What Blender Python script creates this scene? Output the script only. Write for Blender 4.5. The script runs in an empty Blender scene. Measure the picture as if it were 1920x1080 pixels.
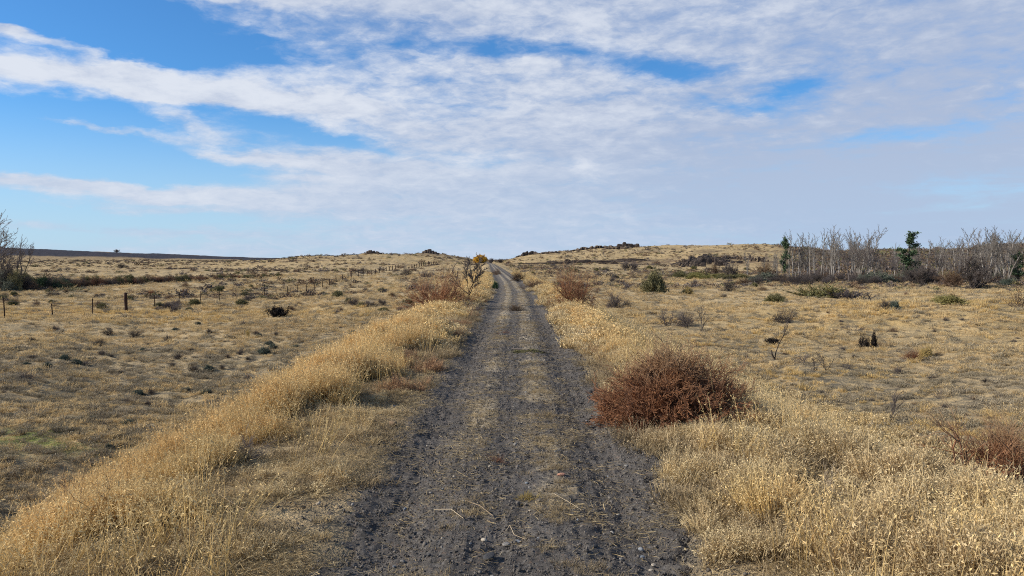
import bpy, math, random
import numpy as np
from mathutils import Vector, Matrix, Euler

SC = bpy.context.scene
COL = SC.collection
PI = math.pi
CAMZ = 1.75
FOC = 1450.0      # focal length in 1920-wide pixels, used for laying out distances
HOR = 487.0

# ------------------------------------------------------------------ camera
cam = bpy.data.cameras.new("camera")
cam.lens = 36.0 * FOC / 1920.0
cam.sensor_width = 36.0
cam.clip_start = 0.05
cam.clip_end = 30000
camo = bpy.data.objects.new("camera", cam)
COL.objects.link(camo)
camo.location = (0, 0, CAMZ)
camo.rotation_euler = (PI / 2 - math.atan(53 / FOC), 0, 0)
SC.camera = camo

# ------------------------------------------------------------------ numpy noise
def _hash(ix, iy, seed):
    h = (ix.astype(np.int64) * 374761393 + iy.astype(np.int64) * 668265263 + seed * 982451653) & 0xFFFFFFFF
    h = ((h ^ (h >> 13)) * 1274126177) & 0xFFFFFFFF
    h = (h ^ (h >> 16)) & 0xFFFFFFFF
    return h.astype(np.float64) / 4294967295.0

def vnoise(x, y, seed=0):
    x0 = np.floor(x); y0 = np.floor(y)
    fx = x - x0; fy = y - y0
    ux = fx * fx * fx * (fx * (fx * 6 - 15) + 10); uy = fy * fy * fy * (fy * (fy * 6 - 15) + 10)
    def g(ix, iy, dx, dy):
        a = _hash(ix, iy, seed) * 2 * PI
        return np.cos(a) * dx + np.sin(a) * dy
    a = g(x0, y0, fx, fy); b = g(x0 + 1, y0, fx - 1, fy)
    c = g(x0, y0 + 1, fx, fy - 1); d = g(x0 + 1, y0 + 1, fx - 1, fy - 1)
    return (a + (b - a) * ux + (c - a) * uy + (a - b - c + d) * ux * uy) * 1.5

def fbm(x, y, scale, octv=4, seed=0, gain=0.5):
    x = np.asarray(x, float) / scale; y = np.asarray(y, float) / scale
    s = 0; a = 1.0
    for i in range(octv):
        s = s + a * vnoise(x + i * 17.3, y - i * 9.1, seed + i)
        x = x * 2.03; y = y * 2.03; a *= gain
    return s

def sstep(a, b, x):
    t = np.clip((x - a) / (b - a), 0, 1)
    return t * t * (3 - 2 * t)

# ------------------------------------------------------------------ terrain
def cx(y):
    return np.interp(y, [0, 40, 60, 110, 160, 200, 300, 400, 700], [0, .2, -.15, -1.8, -3.3, -4.6, -7.5, -12, -30])

# heights: for bearings (columns) and distances, the height relative to the eye line
_D = [12, 20, 40, 60, 100, 145, 173, 230, 300, 330, 380, 430, 520, 700, 1000, 1450, 1520, 1700, 2500, 6000]
_T = {  # bearing column : elevation line at each distance above
 0:    [1040, 820, 655, 600, 559, 541, 534, 520, 510, 507, 504, 501, 497, 493, 489, 482, 466.5, 465, 471, 482],
 130:  [1040, 820, 655, 600, 559, 539, 531, 518, 509, 506, 503, 500, 496, 492, 489, 483, 471.5, 469.5, 475, 483],
 250:  [1040, 820, 655, 599, 559, 538, 529, 517, 508, 505, 502, 499, 495, 492, 489.5, 485, 475.5, 474.5, 478, 484],
 400:  [1040, 820, 655, 598, 559, 538, 527, 515, 505, 502, 499, 497, 494, 491.5, 489.5, 487.5, 482, 480.5, 482, 485],
 500:  [1040, 820, 655, 596, 559, 539, 526, 513, 502, 498, 493, 490, 489, 489, 489, 488.5, 484.5, 484, 485, 486],
 560:  [1040, 820, 655, 595, 558, 539, 525, 510, 498, 494, 487, 483, 485, 488, 489, 488, 487, 486, 486, 486.5],
 640:  [1040, 820, 655, 594, 556, 539, 524, 508, 496, 492, 484, 480, 483, 488, 490, 489, 488, 487, 487, 487],
 695:  [1040, 820, 650, 592, 554, 538, 523, 507, 495, 490, 481, 475.5, 480, 488, 490, 489, 489, 488, 487, 487],
 760:  [1040, 820, 650, 590, 550, 536, 522, 508, 497, 492, 482, 477, 480, 488, 490, 489, 489, 488, 487, 487],
 820:  [1040, 820, 645, 586, 546, 532, 520, 508, 499, 495, 483, 475.5, 479, 488, 490, 489, 489, 488, 487, 487],
 870:  [1040, 820, 640, 580, 540, 524, 514, 505, 498, 495, 489, 485, 487, 489, 490, 489, 489, 488, 487, 487],
 920:  [1040, 820, 640, 575, 532, 512, 506, 500, 497, 496, 494, 492, 492, 491, 490, 490, 489, 488.5, 488, 487.5],
 950:  [1040, 820, 640, 575, 532, 513, 507, 501, 497, 496, 494, 492, 490, 488, 490, 490, 489, 488.5, 488, 487.5],
 985:  [1040, 820, 640, 578, 536, 518, 511, 505, 500, 498, 494, 487, 477, 481, 489, 490, 489, 488.5, 488, 487.5],
 1050: [1040, 820, 640, 582, 541, 524, 516, 508, 501, 498, 493, 484, 471, 477, 488, 490, 489, 488, 488, 487.5],
 1120: [1040, 812, 645, 588, 546, 528, 519, 509, 501, 497, 492, 480, 467, 473, 486, 490, 489, 488, 488, 487.5],
 1200: [1040, 808, 647, 592, 549, 530, 521, 510, 502, 497, 491, 476, 463, 468, 484, 488, 488, 488, 488, 487.5],
 1260: [1040, 806, 647, 593, 551, 531, 522, 512, 506, 496, 487, 473, 461, 466, 482, 488, 488, 488, 488, 487.5],
 1300: [1040, 806, 647, 593, 551, 531, 522, 513, 510, 488, 481, 470, 460, 465, 480, 488, 488, 488, 488, 487.5],
 1380: [1040, 806, 647, 593, 551, 531, 522, 514, 510, 487, 480, 469, 458.5, 463, 480, 488, 488, 488, 488, 487.5],
 1450: [1040, 806, 647, 592, 551, 532, 523, 514, 508, 492, 481, 469, 458, 463, 480, 487, 488, 488, 488, 487.5],
 1520: [1040, 806, 645, 590, 551, 532, 525, 516, 508, 500, 488, 478, 468, 468, 478, 486, 487, 487, 487, 487],
 1560: [1040, 806, 645, 588, 551, 532, 526, 517, 508, 502, 492, 484, 476, 473, 479, 485, 487, 487, 487, 487],
 1690: [1040, 806, 643, 586, 552, 533, 527, 518, 507, 501, 490, 482, 473, 470, 478, 485, 487, 487, 487, 487],
 1780: [1040, 806, 642, 586, 553, 534, 528, 518, 507, 501, 490, 482, 474, 471, 478, 485, 487, 487, 487, 487],
 1850: [1040, 806, 642, 587, 554, 535, 528, 517, 505, 498, 486, 476, 466, 465, 476, 484, 486, 487, 487, 487],
 1920: [1040, 806, 642, 588, 554, 535, 528, 516, 503, 495, 482, 471, 460, 461, 474, 484, 486, 487, 487, 487]}
_D0 = list(_D); _D = sorted(_D + [368, 391])
for _k in list(_T):
    _r = list(np.interp(np.log(_D), np.log(_D0), _T[_k]))
    if 985 <= _k <= 1260:
        _f = 1 if _k >= 1050 else .6
        _r[_D.index(368)] = _r[_D.index(330)] - 1.0; _r[_D.index(380)] = _r[_D.index(330)] - 2.5 * _f; _r[_D.index(391)] = _r[_D.index(330)] - 8.5 * _f
    _T[_k] = _r
_keys = np.array(sorted(_T)); _arr = np.array([_T[k] for k in _keys], float)
_ld = np.log(np.array(_D, float))
_gc = np.arange(-200, 2121, 8.0); _gl = np.linspace(math.log(12), math.log(6000), 260)
_tmp = np.array([np.interp(_gl, _ld, r) for r in _arr])             # keys x gl
_grid = np.array([np.interp(_gc, _keys, _tmp[:, j]) for j in range(len(_gl))]).T
_az = np.arctan((_gc - 960) / FOC)
_grid = -(_grid - HOR) / FOC * np.exp(_gl)[None, :] * np.cos(_az)[:, None]
def _blur(a, ax, n):
    k = np.hanning(n + 2)[1:-1]; k /= k.sum(); p = n // 2
    pad = [(0, 0), (0, 0)]; pad[ax] = (p, p)
    b = np.pad(a, pad, mode='edge')
    return np.apply_along_axis(lambda v: np.convolve(v, k, 'valid'), ax, b)
_grid = _blur(_blur(_grid, 1, 5), 0, 5)

def base_h(x, y):
    d = np.maximum(np.hypot(x, y), 0.01)
    az = np.arctan2(x, np.maximum(y, 0.25 * np.abs(x) + 0.01))
    c = np.clip(960 + FOC * np.tan(az), _gc[0], _gc[-1])
    fi = (c - _gc[0]) / 8.0
    fj = (np.clip(np.log(d), _gl[0], _gl[-1]) - _gl[0]) / (_gl[1] - _gl[0])
    i = np.clip(fi.astype(int), 0, len(_gc) - 2); j = np.clip(fj.astype(int), 0, len(_gl) - 2)
    u = fi - i; v = fj - j
    h = (_grid[i, j] * (1 - u) * (1 - v) + _grid[i + 1, j] * u * (1 - v) + _grid[i, j + 1] * (1 - u) * v + _grid[i + 1, j + 1] * u * v)
    h = h + .75 * np.exp(-((x - 35) / 17) ** 2 - ((y - 58) / 8) ** 2) - .55 * np.exp(-((x - 24) / 14) ** 2 - ((y - 38) / 7) ** 2)
    h = h + .15 * np.exp(-((x + 31) / 16) ** 2 - ((y - 60) / 8) ** 2) - .40 * np.exp(-((x + 22) / 14) ** 2 - ((y - 42) / 8) ** 2)
    h = h - .5 * sstep(-14, -30, x) * sstep(38, 58, y) * (1 - sstep(130, 170, y))
    return h + CAMZ

def H(x, y, detail=True):
    x = np.asarray(x, float); y = np.asarray(y, float)
    b = base_h(x, y)
    d = np.hypot(x, y)
    u = x - cx(y)
    wob = 0.35 * fbm(x, y, 6, 2, 5)
    cl, cr = 2.55 + .6 * wob, np.interp(y, [4, 8, 14, 60], [3.1, 2.7, 2.0, 1.9]) + .6 * wob
    # embankment cross-section: flat top, long slopes to both sides
    e = np.where(u < 0, -0.50 * np.maximum(-u - cl, 0), -0.42 * np.maximum(u - cr, 0))
    e = e - 0.10 * sstep(1.2, 2.2, np.abs(u)) * 0 + 0.03 * np.exp(-((np.abs(u) - 2.0) / 0.7) ** 2)
    k = 0.25
    hh = np.clip(0.5 + 0.5 * (e - b) / k / 2, 0, 1)
    m = b * (1 - hh) + e * hh + k * hh * (1 - hh)
    far = sstep(180, 300, y)
    nearroad = np.exp(-(u / 3.0) ** 2)
    h = m * (1 - far) + (b * (1 - nearroad * 0.6) + np.maximum(b, 0) * nearroad * 0.6) * far
    if detail:
        off = sstep(1.3, 3.5, np.abs(u))
        h = h + off * (0.05 * fbm(x, y, 0.9, 3, 11) + sstep(4, 12, np.abs(u)) * (0.26 * fbm(x, y, 9, 3, 21) + .25 * fbm(x, y, 24, 2, 22) + .09 * fbm(x, y, 2.6, 2, 23)))
        a = sstep(60, 400, d)
        h = h + a * (0.75 * fbm(x, y, 42, 5, 31, .55)) * off + sstep(400, 1500, d) * 1.6 * fbm(x, y, 160, 4, 41)
        h = h + 0.012 * (1 - off) * fbm(x, y, 1.5, 3, 51)
    return h

_rd = np.exp(np.linspace(math.log(2.5), math.log(3000), 2600))
def at(px, py):
    dx = (px - 960) / FOC; dz = (HOR - py) / FOC
    # steep-pitch correction of the camera (2.1 deg) is tiny; treat rows as tangents
    X = dx * _rd; Z = CAMZ + dz * _rd
    hh = H(X, _rd)
    k = np.argmax(Z <= hh)
    if Z[k] > hh[k]: k = len(_rd) - 1
    if k > 0 and Z[k] <= hh[k]:
        a, b = Z[k - 1] - hh[k - 1], Z[k] - hh[k]; f = a / (a - b + 1e-12)
        Y = _rd[k - 1] + (_rd[k] - _rd[k - 1]) * f; return float(dx * Y), float(Y), float(H(dx * Y, Y))
    return float(X[k]), float(_rd[k]), float(hh[k])

# ------------------------------------------------------------------ helpers: meshes and tags
def mk_mesh(name, verts, faces_list, mats=(), smooth=False, mat_idx=None):
    """faces_list: list of int arrays (M,k)"""
    me = bpy.data.meshes.new(name)
    verts = np.ascontiguousarray(verts, dtype=np.float32)
    me.vertices.add(len(verts)); me.vertices.foreach_set("co", verts.ravel())
    fl = [np.asarray(f, dtype=np.int32) for f in faces_list if len(f)]
    nl = sum(f.size for f in fl); nf = sum(len(f) for f in fl)
    me.loops.add(nl); me.polygons.add(nf)
    me.loops.foreach_set("vertex_index", np.concatenate([f.ravel() for f in fl]))
    tot = np.concatenate([np.full(len(f), f.shape[1], np.int32) for f in fl])
    st = np.concatenate([[0], np.cumsum(tot)[:-1]]).astype(np.int32)
    me.polygons.foreach_set("loop_start", st); me.polygons.foreach_set("loop_total", tot)
    if smooth: me.polygons.foreach_set("use_smooth", np.ones(nf, bool))
    if mat_idx is not None: me.polygons.foreach_set("material_index", np.asarray(mat_idx, np.int32))
    me.update(calc_edges=True)
    for m in mats: me.materials.append(m)
    return me

def mkobj(name, me, parent=None, loc=None):
    o = bpy.data.objects.new(name, me); COL.objects.link(o)
    if parent: o.parent = parent
    if loc is not None: o.location = loc
    return o

def tag(o, label=None, cat=None, group=None, kind=None):
    if label: o["label"] = label
    if cat: o["category"] = cat
    if group: o["group"] = group
    if kind: o["kind"] = kind
    return o

def empty(name, loc, rz=0):
    o = bpy.data.objects.new(name, None); COL.objects.link(o)
    o.location = loc; o.rotation_euler = (0, 0, rz); o.empty_display_size = .1
    return o

def fattr(me, name, vals):
    a = me.attributes.new(name, 'FLOAT', 'POINT'); a.data.foreach_set("value", np.asarray(vals, np.float32))

# ------------------------------------------------------------------ materials
class NT:
    def __init__(s, tree): s.t = tree; s.n = tree.nodes; s.l = tree.links
    def new(s, typ, **kw):
        n = s.n.new(typ)
        for k, v in kw.items(): setattr(n, k, v)
        return n
    def put(s, sock, v):
        if isinstance(v, bpy.types.NodeSocket): s.l.new(v, sock)
        elif v is not None: sock.default_value = v
    def math(s, op, a, b=None, c=None, clamp=False):
        n = s.new('ShaderNodeMath', operation=op); n.use_clamp = clamp
        s.put(n.inputs[0], a)
        if b is not None: s.put(n.inputs[1], b)
        if c is not None: s.put(n.inputs[2], c)
        return n.outputs[0]
    def vmath(s, op, a, b=None, scale=None):
        n = s.new('ShaderNodeVectorMath', operation=op)
        s.put(n.inputs[0], a)
        if b is not None: s.put(n.inputs[1], b)
        if scale is not None: s.put(n.inputs['Scale'], scale)
        return n.outputs['Value'] if op in ('DOT_PRODUCT', 'LENGTH') else n.outputs[0]
    def noise(s, vec, scale, detail=4, rough=.5, dist=0.0):
        n = s.new('ShaderNodeTexNoise'); s.put(n.inputs['Vector'], vec)
        n.inputs['Scale'].default_value = scale; n.inputs['Detail'].default_value = detail
        n.inputs['Roughness'].default_value = rough; n.inputs['Distortion'].default_value = dist
        return n.outputs['Fac']
    def mapr(s, v, a, b, c=0., d=1., smooth=True):
        n = s.new('ShaderNodeMapRange'); n.interpolation_type = 'SMOOTHSTEP' if smooth else 'LINEAR'
        s.put(n.inputs['Value'], v)
        for k, q in zip(('From Min', 'From Max', 'To Min', 'To Max'), (a, b, c, d)): n.inputs[k].default_value = q
        return n.outputs['Result']
    def mix(s, f, a, b, mode='MIX'):
        n = s.new('ShaderNodeMix', data_type='RGBA', blend_type=mode)
        s.put(n.inputs[0], f)
        for k, q in ((6, a), (7, b)):
            if isinstance(q, tuple) and len(q) == 3: q = q + (1,)
            s.put(n.inputs[k], q)
        return n.outputs[2]

def new_mat(name):
    m = bpy.data.materials.new(name); m.use_nodes = True
    m.node_tree.nodes.clear()
    t = NT(m.node_tree); out = t.new('ShaderNodeOutputMaterial')
    return m, t, out

def principled(t, out, col, rough=.9, bump=None, bstr=.5, bdist=.02, spec=.2):
    p = t.new('ShaderNodeBsdfPrincipled'); t.put(p.inputs['Base Color'], col if not isinstance(col, tuple) else col + (1,))
    p.inputs['Roughness'].default_value = rough; p.inputs['Specular IOR Level'].default_value = spec
    if bump is not None:
        b = t.new('ShaderNodeBump'); b.inputs['Strength'].default_value = bstr; b.inputs['Distance'].default_value = bdist
        t.put(b.inputs['Height'], bump); t.l.new(b.outputs[0], p.inputs['Normal'])
    t.l.new(p.outputs[0], out.inputs[0]); return p

def twig_mat(name, a, b, c=None, scale=3.0, zgrad=None):
    """matte bark/twig: two colours by noise over the object; optional third colour toward the tips"""
    m, t, out = new_mat(name)
    g = t.new('ShaderNodeNewGeometry'); oi = t.new('ShaderNodeObjectInfo')
    n = t.noise(g.outputs['Position'], scale, 3)
    f = t.mapr(t.math('ADD', n, t.math('MULTIPLY', t.math('SUBTRACT', oi.outputs['Random'], .5), .5)), .3, .7)
    col = t.mix(f, a, b)
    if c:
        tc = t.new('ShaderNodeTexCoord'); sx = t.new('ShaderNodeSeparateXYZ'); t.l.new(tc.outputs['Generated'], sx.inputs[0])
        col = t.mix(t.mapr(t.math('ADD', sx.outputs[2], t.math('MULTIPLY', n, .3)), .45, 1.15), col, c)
    principled(t, out, col, .85, spec=.15)
    return m

def grass_mat(name, base, mid, tip, alt, transl=.35, altamt=.5, patch=.35):
    m, t, out = new_mat(name)
    at_ = t.new('ShaderNodeAttribute', attribute_name='hgt')
    ti = t.new('ShaderNodeAttribute', attribute_name='tint', attribute_type='INSTANCER')
    g = t.new('ShaderNodeNewGeometry')
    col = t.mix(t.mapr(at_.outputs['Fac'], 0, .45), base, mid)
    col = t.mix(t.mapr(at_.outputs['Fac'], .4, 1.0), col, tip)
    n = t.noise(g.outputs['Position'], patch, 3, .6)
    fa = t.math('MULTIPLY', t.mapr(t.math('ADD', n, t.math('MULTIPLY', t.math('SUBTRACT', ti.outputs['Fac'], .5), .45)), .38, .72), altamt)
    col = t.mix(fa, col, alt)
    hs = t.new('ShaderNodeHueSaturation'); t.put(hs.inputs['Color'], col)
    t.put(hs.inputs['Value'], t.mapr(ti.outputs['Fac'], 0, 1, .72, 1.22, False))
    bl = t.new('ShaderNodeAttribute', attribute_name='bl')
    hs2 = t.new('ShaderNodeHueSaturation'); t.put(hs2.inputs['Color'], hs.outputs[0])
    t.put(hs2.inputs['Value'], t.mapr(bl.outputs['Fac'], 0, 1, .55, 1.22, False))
    d = t.new('ShaderNodeBsdfDiffuse'); tr = t.new('ShaderNodeBsdfTranslucent'); mx = t.new('ShaderNodeMixShader')
    t.l.new(hs2.outputs[0], d.inputs[0]); t.l.new(hs2.outputs[0], tr.inputs[0])
    mx.inputs[0].default_value = transl
    t.l.new(d.outputs[0], mx.inputs[1]); t.l.new(tr.outputs[0], mx.inputs[2]); t.l.new(mx.outputs[0], out.inputs[0])
    return m

def ground_mat():
    m, t, out = new_mat("dry_ground")
    g = t.new('ShaderNodeNewGeometry'); P = g.outputs['Position']
    def A(n): return t.new('ShaderNodeAttribute', attribute_name=n).outputs['Fac']
    gold, green, grey, dirt, rock, rust = A('gold'), A('green'), A('grey'), A('dirt'), A('rock'), A('rust')
    n1 = t.noise(P, .035, 5, .6); n2 = t.noise(P, .22, 5, .62); n3 = t.noise(P, 1.6, 5, .65); n4 = t.noise(P, 14, 4, .7); n5 = t.noise(P, 90, 3, .7)
    col = t.mix(t.mapr(n2, .35, .68), (.62, .455, .245), (.47, .35, .20))
    col = t.mix(t.math('MULTIPLY', t.mapr(n1, .45, .7), .55), col, (.52, .36, .165))
    col = t.mix(t.math('MULTIPLY', gold, t.mapr(n2, .25, .6)), col, (.60, .41, .17))
    col = t.mix(t.math('MULTIPLY', grey, t.mapr(n3, .35, .62)), col, (.23, .195, .14))
    col = t.mix(t.math('MULTIPLY', rust, t.mapr(n2, .3, .55)), col, (.19, .125, .08))
    col = t.mix(t.math('MULTIPLY', green, t.mapr(n3, .25, .55)), col, (.24, .26, .07))
    nb = t.noise(P, .55, 4, .7)
    col = t.mix(t.math('MULTIPLY', t.mapr(nb, .5, .62), .6), col, (.20, .165, .10))
    nbb = t.noise(P, .09, 6, .75)
    col = t.mix(t.math('MULTIPLY', t.mapr(nbb, .52, .64), .55), col, (.21, .165, .105))
    col = t.mix(t.math('MULTIPLY', A('brush'), t.mapr(nbb, .2, .6, .5, 1)), col, (.12, .085, .065))
    # darker specks: shade between bunches of grass put into the colour, at two sizes
    col = t.mix(t.math('MULTIPLY', t.mapr(n3, .52, .66), .55), col, (.13, .105, .07))
    col = t.mix(t.math('MULTIPLY', t.mapr(n4, .5, .68), .55), col, (.10, .085, .06))
    col = t.mix(t.math('MULTIPLY', t.mapr(n5, .5, .7), .35), col, (.62, .50, .30))
    dcol = t.mix(t.mapr(n4, .35, .7), (.085, .078, .07), (.15, .135, .118))
    dcol = t.mix(t.math('MULTIPLY', t.mapr(n5, .52, .7), .7), dcol, (.36, .29, .18))
    col = t.mix(t.math('MULTIPLY', dirt, t.mapr(t.math('ADD', n3, t.math('MULTIPLY', n4, .6)), .55, .9, 1.0, .45)), col, dcol)
    col = t.mix(rock, col, t.mix(t.mapr(n2, .3, .7), (.035, .04, .055), (.08, .07, .075)))  # bluish tone puts the far mesa's haze into the rock colour
    hgt = t.math('ADD', t.math('MULTIPLY', n3, .5), t.math('MULTIPLY', n4, .16))
    principled(t, out, col, .95, hgt, 1.0, .35, spec=.05)
    return m

def track_mat():
    m, t, out = new_mat("packed_gravel_dirt")
    g = t.new('ShaderNodeNewGeometry'); P = g.outputs['Position']
    st = t.new('ShaderNodeAttribute', attribute_name='straw').outputs['Fac']
    n1 = t.noise(P, 1.3, 4, .6); n2 = t.noise(P, 9, 5, .65); n3 = t.noise(P, 55, 4, .7); n4 = t.noise(P, 160, 3, .8)
    v = t.new('ShaderNodeTexVoronoi'); t.put(v.inputs['Vector'], P); v.inputs['Scale'].default_value = 70
    sp = t.new('ShaderNodeSeparateColor'); t.l.new(v.outputs['Color'], sp.inputs[0])
    col = t.mix(t.mapr(n1, .35, .65), (.110, .098, .087), (.160, .142, .124))
    col = t.mix(t.math('MULTIPLY', t.mapr(n3, .48, .68), .6), col, (.05, .044, .038))
    col = t.mix(t.math('MULTIPLY', t.mapr(sp.outputs[0], .82, .95), .55), col, (.24, .22, .20))
    col = t.mix(t.math('MULTIPLY', t.mapr(sp.outputs[1], .9, .98), .5), col, (.22, .15, .11))
    ns = t.noise(P, 15, 6, .75, 1.0)
    f = t.mapr(t.math('ADD', t.math('MULTIPLY', st, .60), t.math('MULTIPLY', ns, .8)), .62, .82)
    f = t.math('MULTIPLY', f, t.mapr(t.math('ADD', n3, t.math('MULTIPLY', n2, .6)), .55, .95))
    col = t.mix(t.math('MULTIPLY', f, .85), col, t.mix(n3, (.30, .24, .16), (.62, .51, .35)))
    hgt = t.math('ADD', t.math('MULTIPLY', n2, .5), t.math('MULTIPLY', n3, .3))
    hgt = t.math('ADD', hgt, t.math('MULTIPLY', n4, .12))
    principled(t, out, col, .92, hgt, 1.0, .05, spec=.12)
    return m

def stone_mat(name, a, b):
    m, t, out = new_mat(name)
    g = t.new('ShaderNodeNewGeometry'); oi = t.new('ShaderNodeObjectInfo')
    n = t.noise(g.outputs['Position'], 28, 4, .6)
    ti = t.new('ShaderNodeAttribute', attribute_name='tint', attribute_type='INSTANCER')
    r = t.math('FRACT', t.math('ADD', oi.outputs['Random'], t.math('MULTIPLY', ti.outputs['Fac'], 3.7)))
    col = t.mix(t.math('ADD', t.math('MULTIPLY', r, .75), t.math('MULTIPLY', n, .25)), a, b)
    principled(t, out, col, .85, t.noise(g.outputs['Position'], 90, 3, .6), .5, .01, spec=.25)
    return m

def rock_mat(name, a, b, sc=1.2):
    m, t, out = new_mat(name)
    g = t.new('ShaderNodeNewGeometry')
    n = t.noise(g.outputs['Position'], sc, 5, .65); n2 = t.noise(g.outputs['Position'], sc * .2, 3)
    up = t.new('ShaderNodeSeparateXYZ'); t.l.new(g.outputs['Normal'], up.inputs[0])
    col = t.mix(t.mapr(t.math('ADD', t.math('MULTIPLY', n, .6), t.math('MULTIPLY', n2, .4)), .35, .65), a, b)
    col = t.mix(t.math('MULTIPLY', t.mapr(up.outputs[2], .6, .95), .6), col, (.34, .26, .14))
    principled(t, out, col, .95, n, .9, .4, spec=.1)
    return m

M = dict(
 ground=ground_mat(), track=track_mat(),
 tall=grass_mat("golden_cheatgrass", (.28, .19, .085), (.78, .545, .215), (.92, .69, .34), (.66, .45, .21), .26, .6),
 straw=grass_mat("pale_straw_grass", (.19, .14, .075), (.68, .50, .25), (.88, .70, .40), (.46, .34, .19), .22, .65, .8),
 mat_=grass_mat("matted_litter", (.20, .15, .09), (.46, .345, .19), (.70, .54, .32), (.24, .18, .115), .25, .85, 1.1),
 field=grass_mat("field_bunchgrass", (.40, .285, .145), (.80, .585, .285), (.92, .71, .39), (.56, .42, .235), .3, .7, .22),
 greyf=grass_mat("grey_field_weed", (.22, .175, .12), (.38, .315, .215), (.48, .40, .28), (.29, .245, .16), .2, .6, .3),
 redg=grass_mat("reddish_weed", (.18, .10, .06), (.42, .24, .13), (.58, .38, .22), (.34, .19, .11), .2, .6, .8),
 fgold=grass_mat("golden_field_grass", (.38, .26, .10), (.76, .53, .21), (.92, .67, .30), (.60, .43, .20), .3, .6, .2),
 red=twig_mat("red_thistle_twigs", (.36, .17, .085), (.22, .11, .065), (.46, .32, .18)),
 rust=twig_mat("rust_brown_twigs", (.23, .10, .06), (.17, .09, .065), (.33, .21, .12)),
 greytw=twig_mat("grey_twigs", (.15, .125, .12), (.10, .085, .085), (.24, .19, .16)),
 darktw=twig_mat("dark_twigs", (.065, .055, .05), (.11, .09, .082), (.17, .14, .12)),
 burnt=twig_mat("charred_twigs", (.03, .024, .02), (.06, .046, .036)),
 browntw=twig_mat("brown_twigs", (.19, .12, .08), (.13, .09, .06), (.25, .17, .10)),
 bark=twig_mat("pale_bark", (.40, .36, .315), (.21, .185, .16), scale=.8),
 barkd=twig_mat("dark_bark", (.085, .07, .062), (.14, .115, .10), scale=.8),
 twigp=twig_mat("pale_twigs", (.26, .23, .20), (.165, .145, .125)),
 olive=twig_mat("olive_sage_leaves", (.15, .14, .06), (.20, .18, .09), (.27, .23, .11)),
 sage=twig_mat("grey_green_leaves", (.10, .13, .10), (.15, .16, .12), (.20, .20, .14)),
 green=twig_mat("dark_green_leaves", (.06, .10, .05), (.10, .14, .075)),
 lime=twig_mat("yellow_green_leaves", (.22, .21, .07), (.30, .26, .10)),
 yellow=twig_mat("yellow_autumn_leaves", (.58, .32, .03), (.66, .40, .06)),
 ochre=twig_mat("ochre_leaves", (.42, .31, .11), (.50, .37, .15)),
 stone=stone_mat("river_stone", (.12, .115, .11), (.34, .31, .27)),
 stoned=stone_mat("dark_stone", (.05, .05, .052), (.10, .095, .09)),
 stonet=stone_mat("tan_stone", (.40, .33, .25), (.48, .42, .33)),
 stoneb=stone_mat("blue_grey_stone", (.20, .22, .24), (.27, .28, .29)),
 stoneo=stone_mat("salmon_stone", (.52, .24, .15), (.58, .30, .20)),
 grit=stone_mat("gravel_grit", (.045, .039, .034), (.22, .19, .16)),
 basalt=rock_mat("basalt", (.05, .04, .036), (.17, .13, .105)),
 ledge=rock_mat("brown_ledge_rock", (.075, .055, .045), (.17, .125, .095), .6),
 wood=twig_mat("weathered_post_wood", (.055, .03, .022), (.10, .06, .04)),
 steel=twig_mat("rusty_steel_post", (.028, .018, .014), (.05, .03, .022)),
 wire=twig_mat("old_fence_wire", (.16, .12, .10), (.22, .18, .15)),
 deadst=twig_mat("bleached_stem", (.60, .48, .32), (.44, .32, .20)),
)

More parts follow.
